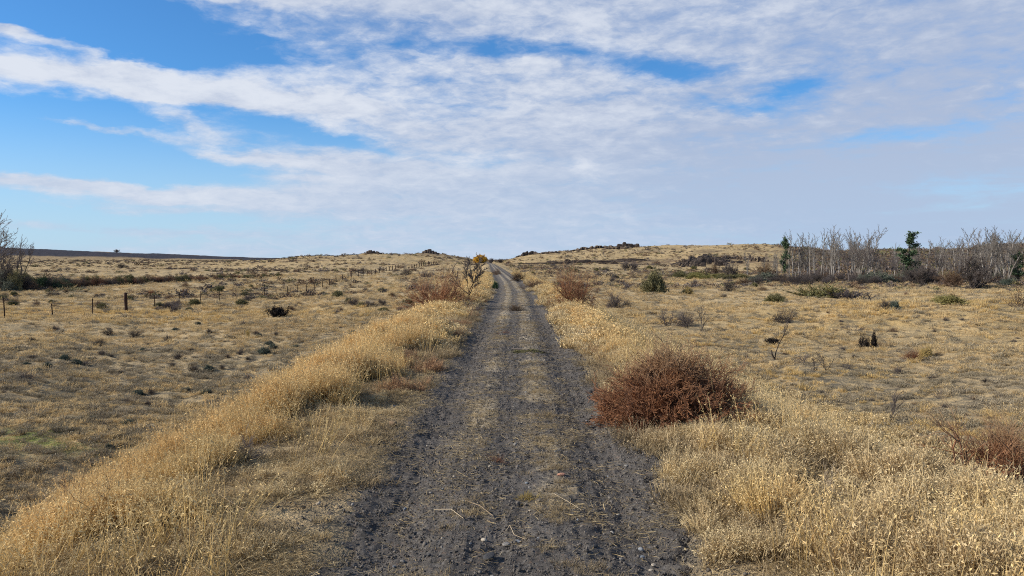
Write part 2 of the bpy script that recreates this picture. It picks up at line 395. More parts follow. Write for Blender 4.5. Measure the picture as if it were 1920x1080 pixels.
# ------------------------------------------------------------------ ground sheet (radial grid, fine near, coarse far)
def build_ground():
    fine = np.arange(-37, 37.001, 0.085)
    coarse1 = np.linspace(-180, -37.5, 90)
    ang = np.radians(np.concatenate([coarse1, fine, -coarse1[::-1][:-1]]))
    r = [0.4]
    while r[-1] < 14000:
        q = r[-1]
        r.append(q * (1 + (0.011 if q < 700 else 0.02)) if q > 2 else q + .2)
    r = np.array(r)
    A_, R_ = np.meshgrid(ang, r)
    X = (np.sin(A_) * R_).ravel(); Y = (np.cos(A_) * R_).ravel()
    Z = H(X, Y)
    u = X - cx(Y)
    Z = Z - 0.09 * (1 - sstep(.75, 1.25, np.abs(u))) * (Y > 0) * (Y < 420)
    na, nr = len(ang), len(r)
    i = np.arange(nr - 1)[:, None] * na; j = np.arange(na)[None, :]
    jn = (j + 1) % na
    f = np.stack([i + j, i + na + j, i + na + jn, i + jn], -1).reshape(-1, 4)[:, ::-1]
    V = np.stack([X, Y, Z], 1)
    c = len(V); V = np.vstack([V, [[0, 0, -0.02]]])
    fan = np.stack([np.arange(na), (np.arange(na) + 1) % na, np.full(na, c)], 1)
    me = mk_mesh("ground", V, [f, fan[:, ::-1]], [M['ground']], smooth=True)
    X, Y, Z = V.T
    u = X - cx(Y)
    d = np.hypot(X, Y)
    def blob(x0, y0, rx, ry): return np.exp(-((X - x0) / rx) ** 2 - ((Y - y0) / ry) ** 2)
    band = np.exp(-((u + 3.2) / 1.1) ** 2) + np.exp(-((u - 3.2) / 1.7) ** 2)
    slopeb = sstep(3.8, 5, np.abs(u)) * (1 - sstep(11, 15, np.abs(u)))
    gold = np.clip( blob(-34, 68, 22, 10) + 1.1 * blob(30, 52, 18, 13) + .7 * blob(-5, 34, 9, 15) * (u < -2) + .4 * sstep(200, 380, Y) + .5 * blob(9, 30, 5, 18), 0, 1)
    grey = np.clip(.8 * band * (Y < 60) + 1.0 * blob(-17, 30, 11, 12) + .9 * blob(13, 20, 6, 8) + .4 * blob(22, 32, 14, 9) + .8 * blob(-30, 90, 25, 8) * 0 + slopeb * .7 * (Y < 60), 0, 1)  # verge band term: shade under the grass put into the soil colour
    green = np.clip(1.2 * blob(*at(60, 825)[:2], 1.6, 1.3) + .7 * blob(*at(1330, 520)[:2], 8, 12), 0, 1)
    dirt = np.clip(1 - sstep(.9, 1.75, np.abs(u) + .35 * fbm(X, Y, .7, 3, 77)), 0, 1) * (Y < 420) * (Y > -60)
    gx, gy, _ = at(250, 531)
    # steep scarps show bare rock
    eps = 6.0
    m = d > 240
    sl = np.zeros_like(d)
    sx = (H(X[m] + eps, Y[m]) - H(X[m] - eps, Y[m])) / (2 * eps); sy = (H(X[m], Y[m] + eps) - H(X[m], Y[m] - eps)) / (2 * eps)
    sl[m] = np.hypot(sx, sy)
    dd = d * np.cos(np.arctan2(X, np.maximum(Y, 1)))
    rock = sstep(1430, 1450, d + 14 * fbm(X, Y, 40, 3, 96)) * (1 - sstep(1700, 1720, d)) * (X < -300)
    rust = np.clip(.75 * sstep(.15, .5, fbm(X, Y * 3.0, 70, 4, 94)) * sstep(230, 330, d) * (1 - sstep(560, 640, d)) + 1.3 * np.exp(-((d - 384 - 6 * fbm(X, Y, 60, 3, 91)) / 11) ** 2) * (X > 8) * (X < 80) + .45 * np.exp(-((d - 350) / 30) ** 2) * (X > 8) + .55 * sstep(600, 1300, d), 0, 1)
    brush = np.clip(sstep(.34, .40, X / np.maximum(Y, 1)) * sstep(165, 185, d) * (.75 + .5 * fbm(X, Y, 30, 3, 98)) * (1 - .5 * sstep(380, 440, d)), 0, 1)
    for k, v in dict(brush=brush, gold=gold, green=green, grey=grey, dirt=dirt, rock=rock, rust=rust).items(): fattr(me, k, v)
    o = mkobj("ground", me); tag(o, kind='structure')
    return o

build_ground()

def ruts(u, y):
    """cross-profile of the two-wheel track"""
    return (-0.05 * np.exp(-((u + .80) / .22) ** 2) - 0.05 * np.exp(-((u - .78) / .22) ** 2)
            + 0.02 * np.exp(-((u + .33) / .16) ** 2) + 0.02 * np.exp(-((u - .30) / .2) ** 2))

def track_h(x, y, fine=True):
    u = x - cx(y)
    z = H(x, y) + ruts(u, y) + .012
    if fine:
        z = z + .014 * fbm(x, y, .20, 3, 61) + .011 * fbm(x, y, .055, 3, 62) + .006 * np.abs(fbm(x, y * 1.0, .03, 2, 63))
        z = z + .008 * fbm(x - cx(y), y * .12, .07, 3, 68) * (1 - sstep(.9, 1.3, np.abs(u)))
    # faint tread bars pressed into the wheel ruts
        tread = np.exp(-((np.abs(u) - .79) / .12) ** 2) * np.sin(y * 2 * PI / .11 + 6 * u) * .008 * sstep(0, .5, fbm(x, y, 2.2, 2, 64) + .3)
        z = z + tread
    return z

def build_track():
    ys = [1.2]
    while ys[-1] < 415:
        q = ys[-1]; ys.append(q + max(.016, .0032 * (q - 3) if q > 3 else .016))
    ys = np.array(ys); us = np.linspace(-1.9, 1.9, 231)
    U, Y = np.meshgrid(us, ys)
    X = U + cx(Y)
    z = track_h(X.ravel(), Y.ravel())
    u = U.ravel(); y = Y.ravel(); x = X.ravel()
    edge = sstep(1.05, 1.35, np.abs(u) + .28 * fbm(x, y, .8, 3, 66) + .08 * fbm(x, y, .15, 2, 67))
    z = z - .11 * edge
    V = np.stack([x, y, z], 1)
    na = len(us); i = np.arange(len(ys) - 1)[:, None] * na; j = np.arange(na - 1)[None, :]
    f = np.stack([i + j, i + j + 1, i + na + j + 1, i + na + j], -1).reshape(-1, 4)
    me = mk_mesh("dirt_track", V, [f], [M['track']], smooth=True)
    n = fbm(x, y, .9, 3, 71)
    straw = (np.exp(-((u + .36) / .17) ** 2) * (.55 + .9 * n) + np.exp(-((u - .30) / .24) ** 2) * (.65 + .9 * n)) * sstep(4.2, 9, y + 3 * n)
    straw = straw + .55 * sstep(10, 30, y) * (np.exp(-((u + .34) / .16) ** 2) + np.exp(-((u - .32) / .20) ** 2)) + edge * .6 - .7 * np.exp(-((np.abs(u) - .82) / .22) ** 2)
    fattr(me, 'straw', np.clip(straw, 0, 1.2))
    tag(mkobj("dirt_track", me), kind='structure')

build_track()

# ------------------------------------------------------------------ instanced "stuff": prototypes live in unlinked collections
def proto_collection(name, meshes):
    c = bpy.data.collections.new(name)
    for i, me in enumerate(meshes):
        o = bpy.data.objects.new("%s_%02d" % (me.name, i), me); c.objects.link(o)
    return c

def scatter(name, coll, pts, rot, scl, idx, tint, label, cat):
    me = bpy.data.meshes.new(name)
    me.vertices.add(len(pts)); me.vertices.foreach_set("co", np.asarray(pts, np.float32).ravel())
    a = me.attributes.new('rot', 'FLOAT_VECTOR', 'POINT'); a.data.foreach_set("vector", np.asarray(rot, np.float32).ravel())
    scl = np.asarray(scl, np.float32)
    if scl.ndim == 1: scl = np.stack([scl] * 3, 1)
    a = me.attributes.new('scl', 'FLOAT_VECTOR', 'POINT'); a.data.foreach_set("vector", scl.ravel())
    a = me.attributes.new('idx', 'INT', 'POINT'); a.data.foreach_set("value", np.asarray(idx, np.int32))
    fattr(me, 'tint', tint)
    o = mkobj(name, me); tag(o, label, cat, kind='stuff')
    ng = bpy.data.node_groups.new(name + "_scatter", 'GeometryNodeTree')
    ng.interface.new_socket('Geometry', in_out='INPUT', socket_type='NodeSocketGeometry')
    ng.interface.new_socket('Geometry', in_out='OUTPUT', socket_type='NodeSocketGeometry')
    N = ng.nodes; L = ng.links
    gi = N.new('NodeGroupInput'); go = N.new('NodeGroupOutput')
    ci = N.new('GeometryNodeCollectionInfo'); ci.inputs['Collection'].default_value = coll
    ci.inputs['Separate Children'].default_value = True; ci.inputs['Reset Children'].default_value = True
    ip = N.new('GeometryNodeInstanceOnPoints'); ip.inputs['Pick Instance'].default_value = True
    def na(n, t):
        q = N.new('GeometryNodeInputNamedAttribute'); q.data_type = t; q.inputs[0].default_value = n
        return [s for s in q.outputs if s.enabled][0]
    e2r = N.new('FunctionNodeEulerToRotation')
    L.new(gi.outputs[0], ip.inputs['Points']); L.new(ci.outputs[0], ip.inputs['Instance'])
    L.new(na('idx', 'INT'), ip.inputs['Instance Index'])
    L.new(na('rot', 'FLOAT_VECTOR'), e2r.inputs[0]); L.new(e2r.outputs[0], ip.inputs['Rotation'])
    L.new(na('scl', 'FLOAT_VECTOR'), ip.inputs['Scale']); L.new(ip.outputs[0], go.inputs[0])
    md = o.modifiers.new('scatter', 'NODES'); md.node_group = ng
    return o

def blades(rng, n, rad, h, w, lean=.35, bend=.5, heads=0, hw=.006, flat=False, hlen=.03):
    """a clump of grass blades; returns verts, quads, hgt, bl"""
    a = rng.uniform(0, 2 * PI, n); r = rad * np.sqrt(rng.uniform(0, 1, n))
    bx, by = r * np.cos(a), r * np.sin(a)
    da = a + rng.normal(0, 1.1, n)
    L = h * rng.uniform(.45, 1.05, n)
    le = np.abs(rng.normal(0, lean, n)) + .25 * r / max(rad, 1e-6) * lean
    lv = 5
    pts = np.zeros((n, lv, 3)); cur = np.stack([bx, by, np.zeros(n)], 1)
    th = le * .6; pts[:, 0] = cur
    for k in range(1, lv):
        th = th + bend * rng.uniform(.0, .5, n) * (k / lv)
        if flat: th = PI / 2 - rng.normal(.02, .16, n)
        st = L / (lv - 1)
        da = da + rng.normal(0, .25 if flat else .08, n)
        cur = cur + np.stack([np.sin(th) * np.cos(da) * st, np.sin(th) * np.sin(da) * st, np.cos(th) * st], 1)
        if flat: cur[:, 2] = np.clip(cur[:, 2], .001, .03 + .02 * rng.uniform(0, 1, n))
        pts[:, k] = cur
    if flat: pts[:, 0, 2] = rng.uniform(.0, .02, n)
    sa = rng.uniform(0, 2 * PI, n); side = np.stack([np.cos(sa), np.sin(sa), rng.normal(0, .3, n)], 1)
    ww = w * rng.uniform(.6, 1.3, n)
    prof = np.array([1, 1, .85, .6, .15]) if not flat else np.array([.7, 1, 1, 1, .6])
    off = side[:, None, :] * (ww[:, None, None] * prof[None, :, None] * .5)
    V = np.concatenate([pts - off, pts + off], 1).reshape(-1, 3)     # n * 10
    b = np.arange(n)[:, None] * (2 * lv); k = np.arange(lv - 1)[None, :]
    F = np.stack([b + k, b + lv + k, b + lv + k + 1, b + k + 1], -1).reshape(-1, 4)
    hg = np.tile(np.tile(np.arange(lv) / (lv - 1), 2), n); bl = np.repeat(rng.uniform(0, 1, n), 2 * lv)
    if heads:
        nb = n * heads
        own = np.repeat(np.arange(n), heads)
        t = rng.uniform(.55, 1.0, nb) * (lv - 1); k0 = np.minimum(t.astype(int), lv - 2); fr = (t - k0)[:, None]
        c = pts[own, k0] * (1 - fr) + pts[own, k0 + 1] * fr
        d = rng.normal(0, 1, (nb, 3)); d[:, 2] -= .5; d /= np.linalg.norm(d, axis=1)[:, None]
        s = np.cross(d, rng.normal(0, 1, (nb, 3))); s /= np.linalg.norm(s, axis=1)[:, None]
        hl = hlen * rng.uniform(.6, 1.3, nb)[:, None]; q = hw * rng.uniform(.6, 1.3, nb)[:, None]
        v0 = c; v1 = c + d * hl * .45 + s * q; v2 = c + d * hl; v3 = c + d * hl * .45 - s * q
        V2 = np.stack([v0, v1, v2, v3], 1).reshape(-1, 3)
        F2 = (np.arange(nb)[:, None] * 4 + np.arange(4)[None, :]) + len(V)
        V = np.vstack([V, V2]); F = np.vstack([F, F2])
        hg = np.concatenate([hg, np.full(nb * 4, 1.0)]); bl = np.concatenate([bl, np.repeat(rng.uniform(0, 1, nb), 4)])
    V[:, 2] = np.maximum(V[:, 2], -.02)
    return V, F, hg, bl

def clump(name, seed, mat, **kw):
    rng = np.random.default_rng(seed)
    V, F, hg, bl = blades(rng, **kw)
    me = mk_mesh(name, V, [F], [mat]); fattr(me, 'hgt', hg); fattr(me, 'bl', bl)
    return me

RNG = np.random.default_rng(7)

def rots(n, tilt=.12):
    return np.stack([RNG.normal(0, tilt, n), RNG.normal(0, tilt, n), RNG.uniform(0, 2 * PI, n)], 1)

def in_view(x, y, m=1.0):
    return (np.abs(x) < .70 * y + m) & (y > 1.5)

# --- gravel on the track
def pebble(seed, mat, sub=2, flat=.6):
    rng = np.random.default_rng(seed)
    import bmesh
    bm = bmesh.new(); bmesh.ops.create_icosphere(bm, subdivisions=sub, radius=.5)
    ax = np.array([1, rng.uniform(.6, .95), flat * rng.uniform(.75, 1.1)])
    planes = [(v / np.linalg.norm(v), rng.uniform(.30, .45)) for v in rng.normal(0, 1, (7, 3))]
    for v in bm.verts:
        c = np.array(v.co)
        for nrm, dd in planes:
            k = c @ nrm - dd
            if k > 0: c = c - nrm * k * .75
        c = c * ax * (1 + rng.normal(0, .015))
        v.co = c
    me = bpy.data.meshes.new("pebble"); bm.to_mesh(me); bm.free()
    me.materials.append(mat); me.polygons.foreach_set("use_smooth", np.ones(len(me.polygons), bool))
    return me
peb = [pebble(300 + i, M['grit'], 1) for i in range(5)]
def band_pts(n, y0, y1, ulo, uhi, power=1.0):
    y = y0 * (y1 / y0) ** (RNG.uniform(0, 1, n) ** power)
    u = RNG.uniform(ulo, uhi, n)
    return u + cx(y), y, u

def bunch(x, y, cell, seed):
    """nearest bunch centre on a jittered lattice: returns relative distance, offset vector, per-bunch random"""
    gx, gy = np.floor(x / cell), np.floor(y / cell)
    best = np.full(len(x), 9.0); ox = np.zeros(len(x)); oy = np.zeros(len(x)); rn = np.zeros(len(x))
    for i in (-1, 0, 1):
        for j in (-1, 0, 1):
            px_ = (gx + i + .15 + .7 * _hash(gx + i, gy + j, seed)) * cell; py_ = (gy + j + .15 + .7 * _hash(gx + i, gy + j, seed + 1)) * cell
            sz = .65 + .7 * _hash(gx + i, gy + j, seed + 3)
            d = np.hypot(x - px_, y - py_) / cell / sz
            m = d < best
            best = np.where(m, d, best); ox = np.where(m, x - px_, ox); oy = np.where(m, y - py_, oy); rn = np.where(m, _hash(gx + i, gy + j, seed + 2), rn)
    return best, ox / cell, oy / cell, rn

EXCL = []
def finish(name, meshes, x, y, s, label, cat, tilt=.12, zoff=0, zs=None, tint=None, hfun=None, idx=None, clear=True, cell=None, gap=.75, combed=.8, seed=0):
    x = np.asarray(x); zs = np.ones(len(x)) if zs is None else zs
    if clear and EXCL:
        keep = np.ones(len(x), bool)
        for (ex, ey, er, ef) in EXCL:
            # clear the plant's own foot and a little in front of it, ragged at the rim
            dd = np.hypot(x - ex, (y - ey + .5 * er * ef) / (1 + .9 * ef))
            keep &= dd > er * RNG.uniform(.75, 1.15, len(x))
        x, y, s = x[keep], y[keep], s[keep]
        if zs is not None: zs = zs[keep]
        if idx is not None: idx = idx[keep]
    lean_ = None
    if cell:
        bd, ox, oy, rn = bunch(x + .05 * fbm(x, y, .3, 2, 5), y, cell, 900 + seed)
        keep = RNG.uniform(0, 1, len(x)) < 1 - .93 * sstep(gap - .22, gap + .08, bd)
        x, y, s, zs, bd, ox, oy, rn = [q[keep] for q in (x, y, s, zs, bd, ox, oy, rn)]
        if idx is not None: idx = idx[keep]
        zs = zs * (1.30 - 1.05 * np.clip(bd, 0, .8)) * (.75 + .5 * rn)
        tint = np.clip(rn * .75 + .12 + RNG.normal(0, .12, len(x)) - .25 * np.clip(bd, 0, 1) + .1, 0, 1)
        lean_ = (ox, oy)
    z = (hfun or H)(x, y) + zoff
    n = len(x)
    coll = proto_collection(name + "_forms", meshes)
    sc = np.stack([s, s, s * (zs if zs is not None else 1)], 1)
    tn = tint if tint is not None else np.clip(RNG.normal(.5, .2, n), 0, 1)
    rt = rots(n, tilt)
    if lean_ is not None:   # bunches fan outward: rotate about the axis square to the offset (yaw folded into the tilt frame)
        yaw = rt[:, 2]
        rt[:, 0] += -combed * lean_[1]; rt[:, 1] += combed * lean_[0]
    return scatter(name, coll, np.stack([x, y, z], 1), rt, sc, RNG.integers(0, len(meshes), n) if idx is None else idx, tn, label, cat)

def polar_pts(n, r0, r1, a=38):
    r = r0 * (r1 / r0) ** RNG.uniform(0, 1, n); t = np.radians(RNG.uniform(-a, a, n))
    return r * np.sin(t), r * np.cos(t), r

x, y, u = band_pts(90000, 3.0, 22, -1.7, 1.8, .8)
k = RNG.uniform(0, 1, len(x)) < (1 - sstep(1.0, 1.6, np.abs(u)) * .7) * (.55 + .45 * sstep(-.2, .3, fbm(x, y, .5, 3, 261)))
x, y = x[k], y[k]
s = np.clip(RNG.lognormal(math.log(.0085), .5, len(x)), .004, .034) * (1 + .04 * y)
finish("gravel", peb, x, y, s, "dark gravel and grit covering the track", "gravel", .6, zoff=.003, hfun=track_h)

# ------------------------------------------------------------------ branching plants
def grow(rng, segs, p, d, L, r, lvl, P):
    n = P['nseg'][lvl]; st = L / n; wig = P['wig']; up = P['up']
    px_, py_, pz = p; dx, dy, dz = d
    for i in range(n):
        dx += rng.gauss(0, wig); dy += rng.gauss(0, wig); dz += rng.gauss(0, wig) + up
        q = math.sqrt(dx * dx + dy * dy + dz * dz) or 1; dx /= q; dy /= q; dz /= q
        nx, ny, nz = px_ + dx * st, py_ + dy * st, pz + dz * st
        if nz < .01: nz = .01; dz = abs(dz) * .3
        r1 = r * (1 - (1 - P['taper']) / n)
        segs.append((px_, py_, pz, nx, ny, nz, r, r1, lvl))
        px_, py_, pz, r = nx, ny, nz, r1
        if lvl < P['max'] and i >= P['start'][lvl]:
            for _ in range(P['kids'][lvl]):
                if rng.random() > P['prob']: continue
                ang = P['ang'] * rng.uniform(.6, 1.3); ph = rng.uniform(0, 2 * PI)
                a = Vector((dx, dy, dz)); o = a.orthogonal().normalized(); o.rotate(Matrix.Rotation(ph, 3, a))
                c = a * math.cos(ang) + o * math.sin(ang)
                grow(rng, segs, (px_, py_, pz), tuple(c), L * P['ratio'] * rng.uniform(.6, 1.15), r * P['rr'], lvl + 1, P)

def tubes(segs, sides=3, rmin=0.0):
    S = np.array([s[:8] for s in segs], float)
    a = S[:, 0:3]; b = S[:, 3:6]; ra = np.maximum(S[:, 6], rmin); rb = np.maximum(S[:, 7], rmin)
    d = b - a; d /= np.maximum(np.linalg.norm(d, axis=1), 1e-9)[:, None]
    ref = np.where(np.abs(d[:, 2:3]) > .9, np.array([[1., 0, 0]]), np.array([[0, 0, 1.]]))
    s = np.cross(d, ref); s /= np.linalg.norm(s, axis=1)[:, None]; t = np.cross(d, s)
    vs = []
    for (c, r) in ((a, ra), (b, rb)):
        for k in range(sides):
            w = 2 * PI * k / sides
            vs.append(c + (s * math.cos(w) + t * math.sin(w)) * r[:, None])
    V = np.stack(vs, 1).reshape(-1, 3)
    o = np.arange(len(S))[:, None] * (2 * sides)
    F = np.concatenate([np.concatenate([o + k, o + (k + 1) % sides, o + sides + (k + 1) % sides, o + sides + k], 1) for k in range(sides)], 0)
    return V, F

def leafquads(rng, centers, size, droop=.2):
    n = len(centers); rg = np.random.default_rng(rng)
    d = rg.normal(0, 1, (n, 3)); d /= np.linalg.norm(d, axis=1)[:, None]
    s = np.cross(d, rg.normal(0, 1, (n, 3))); s /= np.linalg.norm(s, axis=1)[:, None]
    L = size * rg.uniform(.6, 1.3, n)[:, None]
    c = centers + rg.normal(0, size * .6, (n, 3))
    V = np.stack([c - d * L * .5, c + s * L * .28, c + d * L * .5, c - s * L * .28], 1).reshape(-1, 3)
    F = np.arange(n)[:, None] * 4 + np.arange(4)[None, :]
    return V, F

def norm_unit(*Vs, keep=False):
    A_ = np.vstack(Vs)
    lo, hi = np.percentile(A_, 1, axis=0), np.percentile(A_, 99, axis=0)
    w = max(hi[0] - lo[0], hi[1] - lo[1]); h = max(hi[2], 1e-6)
    return [np.stack([V[:, 0] / w, V[:, 1] / w, V[:, 2] / h], 1) for V in Vs]

def shrub_segs(seed, kind):
    rng = random.Random(seed); segs = []
    if kind == 'mound':
        P = dict(nseg=[5, 4, 3, 2], wig=.16, up=.015, taper=.5, start=[1, 0, 0, 0], kids=[3, 2, 1, 0], prob=.62, ang=.65, ratio=.48, rr=.7, max=3)
        for i in range(46):
            ph = rng.uniform(0, 2 * PI); el = rng.uniform(.05, 1.5)
            d = (math.cos(ph) * math.cos(el), math.sin(ph) * math.cos(el), math.sin(el))
            grow(rng, segs, (rng.gauss(0, .05), rng.gauss(0, .05), .01), d, .5 * rng.uniform(.7, 1.05), .007, 0, P)
    elif kind == 'open':
        P = dict(nseg=[6, 5, 3, 2], wig=.2, up=.03, taper=.4, start=[1, 1, 0, 0], kids=[2, 2, 1, 0], prob=.6, ang=.7, ratio=.55, rr=.65, max=3)
        for i in range(9):
            ph = rng.uniform(0, 2 * PI); el = rng.uniform(.3, 1.3)
            d = (math.cos(ph) * math.cos(el), math.sin(ph) * math.cos(el), math.sin(el))
            grow(rng, segs, (rng.gauss(0, .05), rng.gauss(0, .05), 0), d, .55 * rng.uniform(.7, 1.1), .013, 0, P)
    elif kind == 'spiky':
        P = dict(nseg=[4, 3], wig=.12, up=.05, taper=.5, start=[0, 0], kids=[3, 0], prob=.8, ang=.45, ratio=.45, rr=.8, max=1)
        for i in range(55):
            ph = rng.uniform(0, 2 * PI); el = rng.uniform(.35, 1.4)
            d = (math.cos(ph) * math.cos(el), math.sin(ph) * math.cos(el), math.sin(el))
            grow(rng, segs, (rng.gauss(0, .13), rng.gauss(0, .13), 0), d, .42 * rng.uniform(.5, 1.1), .013, 0, P)
    return segs

_cache = {}
def shrub_mesh(kind, var, mat):
    key = (kind, var, mat)
    if key in _cache: return _cache[key]
    gk = (kind, var)
    if gk not in _cache:
        base = {'leafy': 'mound', 'char': 'spiky'}.get(kind, kind)
        segs = shrub_segs(900 + var * 13 + len(kind), base)
        if kind == 'leafy': segs = [s for i, s in enumerate(segs) if s[8] < 3 or i % 2]
        V, F = tubes(segs)
        if kind in ('leafy', 'char'):
            ends = np.array([s[3:6] for s in segs if s[8] >= (1 if kind == 'char' else 2)])
            lv, lf = leafquads(var, np.repeat(ends, 2 if kind == 'leafy' else 3, 0), .045 if kind == 'leafy' else .06)
            lv[:, 2] = np.maximum(lv[:, 2], 0)
            F = np.vstack([F, lf + len(V)]); V = np.vstack([V, lv])
        (V,) = norm_unit(V)
        _cache[gk] = mk_mesh(kind + "_shrub", V, [F], [])
    me = _cache[gk].copy(); me.materials.append(M[mat]); _cache[key] = me
    return me

def size_at(px_w, px_h, loc):
    return px_w * loc[1] / FOC, px_h * loc[1] / FOC

def shrub(name, px, py, w, h, kind, mat, label, cat='shrub', var=None, group=None, rz=None, lean=(0, 0), at_xy=None):
    loc = at(px, py); W, Hh = size_at(w, h, loc)
    var = var if var is not None else int(px * 7 + py) % 3
    if at_xy: loc = (at_xy[0], at_xy[1], float(H(*at_xy))); W, Hh = size_at(w, h, loc)
    EXCL.append((loc[0], loc[1], W * .42, .6))
    o = mkobj(name, shrub_mesh(kind, var, mat), loc=(loc[0], loc[1], loc[2] - .02))
    o.scale = (W, W * .9, Hh * 1.12); o.rotation_euler = (lean[0], lean[1], rz if rz is not None else (px * 1.7) % 6.28)
    tag(o, label, cat, group)
    return o

# ---- the big red-brown bush right of the track
def big_bush():
    rng = random.Random(41); segs = []; thick = []
    P = dict(nseg=[7, 5, 4, 2], wig=.17, up=.012, taper=.45, start=[1, 0, 0, 0], kids=[2, 2, 2, 0], prob=.66, ang=.6, ratio=.46, rr=.68, max=3)
    for i in range(210):
        ph = rng.uniform(0, 2 * PI); el = math.asin(rng.uniform(.02, .97))
        d = (math.cos(ph) * math.cos(el), math.sin(ph) * math.cos(el), math.sin(el))
        reach = (.78 + .1 * math.cos(ph)) * math.cos(el) ** 2 + .74 * math.sin(el) ** 2
        grow(rng, segs, (rng.gauss(0, .10), rng.gauss(0, .08), .01), d, reach * rng.uniform(.72, 1.0), .0045, 0, P)
    for i in range(64):   # long wispy shoots above the dome
        ph = rng.uniform(0, 2 * PI); el = rng.uniform(.75, 1.4)
        P2 = dict(nseg=[9, 3, 2], wig=.14, up=.02, taper=.4, start=[4, 1, 0], kids=[1, 1, 0], prob=.8, ang=.6, ratio=.16, rr=.8, max=2)
        grow(rng, segs, (rng.gauss(0, .2), rng.gauss(0, .15), .1), (math.cos(ph) * math.cos(el), math.sin(ph) * math.cos(el), math.sin(el)), rng.uniform(.75, 1.12), .0042, 0, P2)
    print("BUSH SEGS", len(segs))
    lo = [s for s in segs if s[8] == 0]; hi = [s for s in segs if s[8] > 0]
    x, y, z = at(1256, 795)
    root = empty("thistle_bush", (x, y + .1, z - .03))
    root.scale = (.83, .82, .82)
    tag(root, "large rounded red-brown bush of tangled twigs beside the track", "bush")
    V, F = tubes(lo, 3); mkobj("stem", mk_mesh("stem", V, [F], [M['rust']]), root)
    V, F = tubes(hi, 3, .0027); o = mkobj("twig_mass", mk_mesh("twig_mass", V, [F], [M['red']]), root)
    tag(o, kind='stuff')
big_bush()

# ---- named shrubs, one by one
S = shrub
S('thistle_bush', 820, 584, 150, 78, 'mound', 'red', at_xy=(-2.65, 27.5), label="low dark red bush left of the track by the bare forked tree", cat='bush')
S('thistle_bush', 1066, 594, 108, 72, 'mound', 'red', at_xy=(2.15, 28.0), label="dark red bush on the right bank, smaller and farther than the big one", cat='bush')
S('thistle_bush', 1075, 566, 60, 26, 'mound', 'rust', at_xy=(2.9, 37.0), label="rusty brush just behind the farther red bush on the right bank", cat='bush')
S('thistle_bush', 1830, 915, 260, 135, 'open', 'red', "sprawling open reddish twigs on the bank at the right edge", 'bush')
EXCL.append((EXCL[-1][0], EXCL[-1][1] - .3, .62, .6))
S('thistle_bush', 1890, 905, 170, 110, 'mound', 'red', "denser rust coloured thistle in the lower right grass", 'bush')
S('bare_shrub', 880, 585, 52, 26, 'open', 'greytw', "thin grey brush at the foot of the bare forked tree")
S('grey_shrub', 801, 546, 40, 18, 'mound', 'greytw', "grey shrub directly behind the left red bush")
S('grey_shrub', 777, 543, 26, 16, 'mound', 'greytw', "small grey shrub left of the one behind the left red bush")
S('grey_shrub', 800, 520, 30, 13, 'mound', 'greytw', "grey rounded shrub on the slope left of the bare tree's crown")
S('grey_shrub', 762, 516, 30, 13, 'mound', 'darktw', "dark leaning shrub on the lower slope of the left hill")
S('grey_shrub', 682, 509, 20, 8, 'mound', 'darktw', "dark shrub right of the second wooden fence post")
S('grey_shrub', 662, 572, 42, 14, 'mound', 'darktw', "wide dark low shrub in the middle of the left slope")
S('grey_shrub', 716, 572, 28, 12, 'mound', 'darktw', "dark shrub midway between the wide low one and the red bush")
S('grey_shrub', 742, 596, 18, 9, 'mound', 'darktw', "small dark shrub just below the left embankment slope")
S('roadside_shrub', 931, 515, 20, 12, 'mound', 'browntw', "round dark brown shrub at the left edge of the far track")
S('roadside_shrub', 929, 541, 11, 12, 'leafy', 'green', "small green shrub on the left verge of the far track")
S('roadside_shrub', 972, 527, 42, 18, 'mound', 'browntw', "tan brown shrub on the right verge of the far track")
S('roadside_shrub', 1003, 540, 60, 16, 'mound', 'browntw', "low brown brush strung along the right bank beyond the red bush")
S('roadside_shrub', 1000, 525, 40, 10, 'open', 'greytw', "faint grey brush on the flat right of the far track")
S('weed_clump', 966, 584, 50, 13, 'mound', 'browntw', "brown weed clump growing in the middle of the track", 'weed')
S('weed_clump', 945, 628, 36, 10, 'open', 'rust', "thin reddish weed on the crown of the track", 'weed')
S('weed_clump', 990, 663, 60, 8, 'leafy', 'olive', "flat olive weed across the crown of the track", 'weed')
S('weed_clump', 988, 946, 48, 22, 'spiky', 'ochre', "small golden tuft alone on the near track", 'weed')
S('weed_clump', 925, 872, 52, 22, 'open', 'rust', "sparse reddish weed on the near track", 'weed')
S('weed_clump', 600, 705, 60, 40, 'open', 'browntw', "brown stemmy weed standing in the left golden grass", 'weed')
S('weed_clump', 545, 575, 14, 10, 'open', 'darktw', "tiny dark stem patch in the left field above the charred shrub", 'weed')
S('sage_shrub', 1227, 549, 44, 36, 'leafy', 'olive', "tall olive sagebrush with dark stems in the right field")
S('grey_shrub', 1366, 545, 30, 24, 'mound', 'darktw', "dark upright bushy shrub right of the tall olive sagebrush")
S('sage_shrub', 1290, 552, 24, 12, 'leafy', 'ochre', "low straw-green shrub between the olive sagebrush and the dark upright one")
S('grey_shrub', 1357, 558, 20, 7, 'mound', 'darktw', "flat dark shrub just below the dark upright one")
S('grey_shrub', 1120, 550, 30, 14, 'open', 'greytw', "thin grey shrub near the right bank of the far track")
S('bare_shrub', 1150, 579, 54, 34, 'open', 'greytw', "bare grey thicket right of the farther red bush", var=0)
S('grey_shrub', 1150, 579, 46, 20, 'mound', 'greytw', "dense grey underbrush inside the bare thicket right of the farther red bush")
S('grey_shrub', 1177, 575, 20, 13, 'mound', 'darktw', "round dark tuft at the right end of the bare grey thicket")
S('bare_shrub', 1252, 610, 66, 36, 'open', 'darktw', "dark arching bare shrub above the big red bush", var=1)
S('grey_shrub', 1287, 612, 50, 28, 'mound', 'greytw', "dense grey twig mound beside the dark arching shrub")
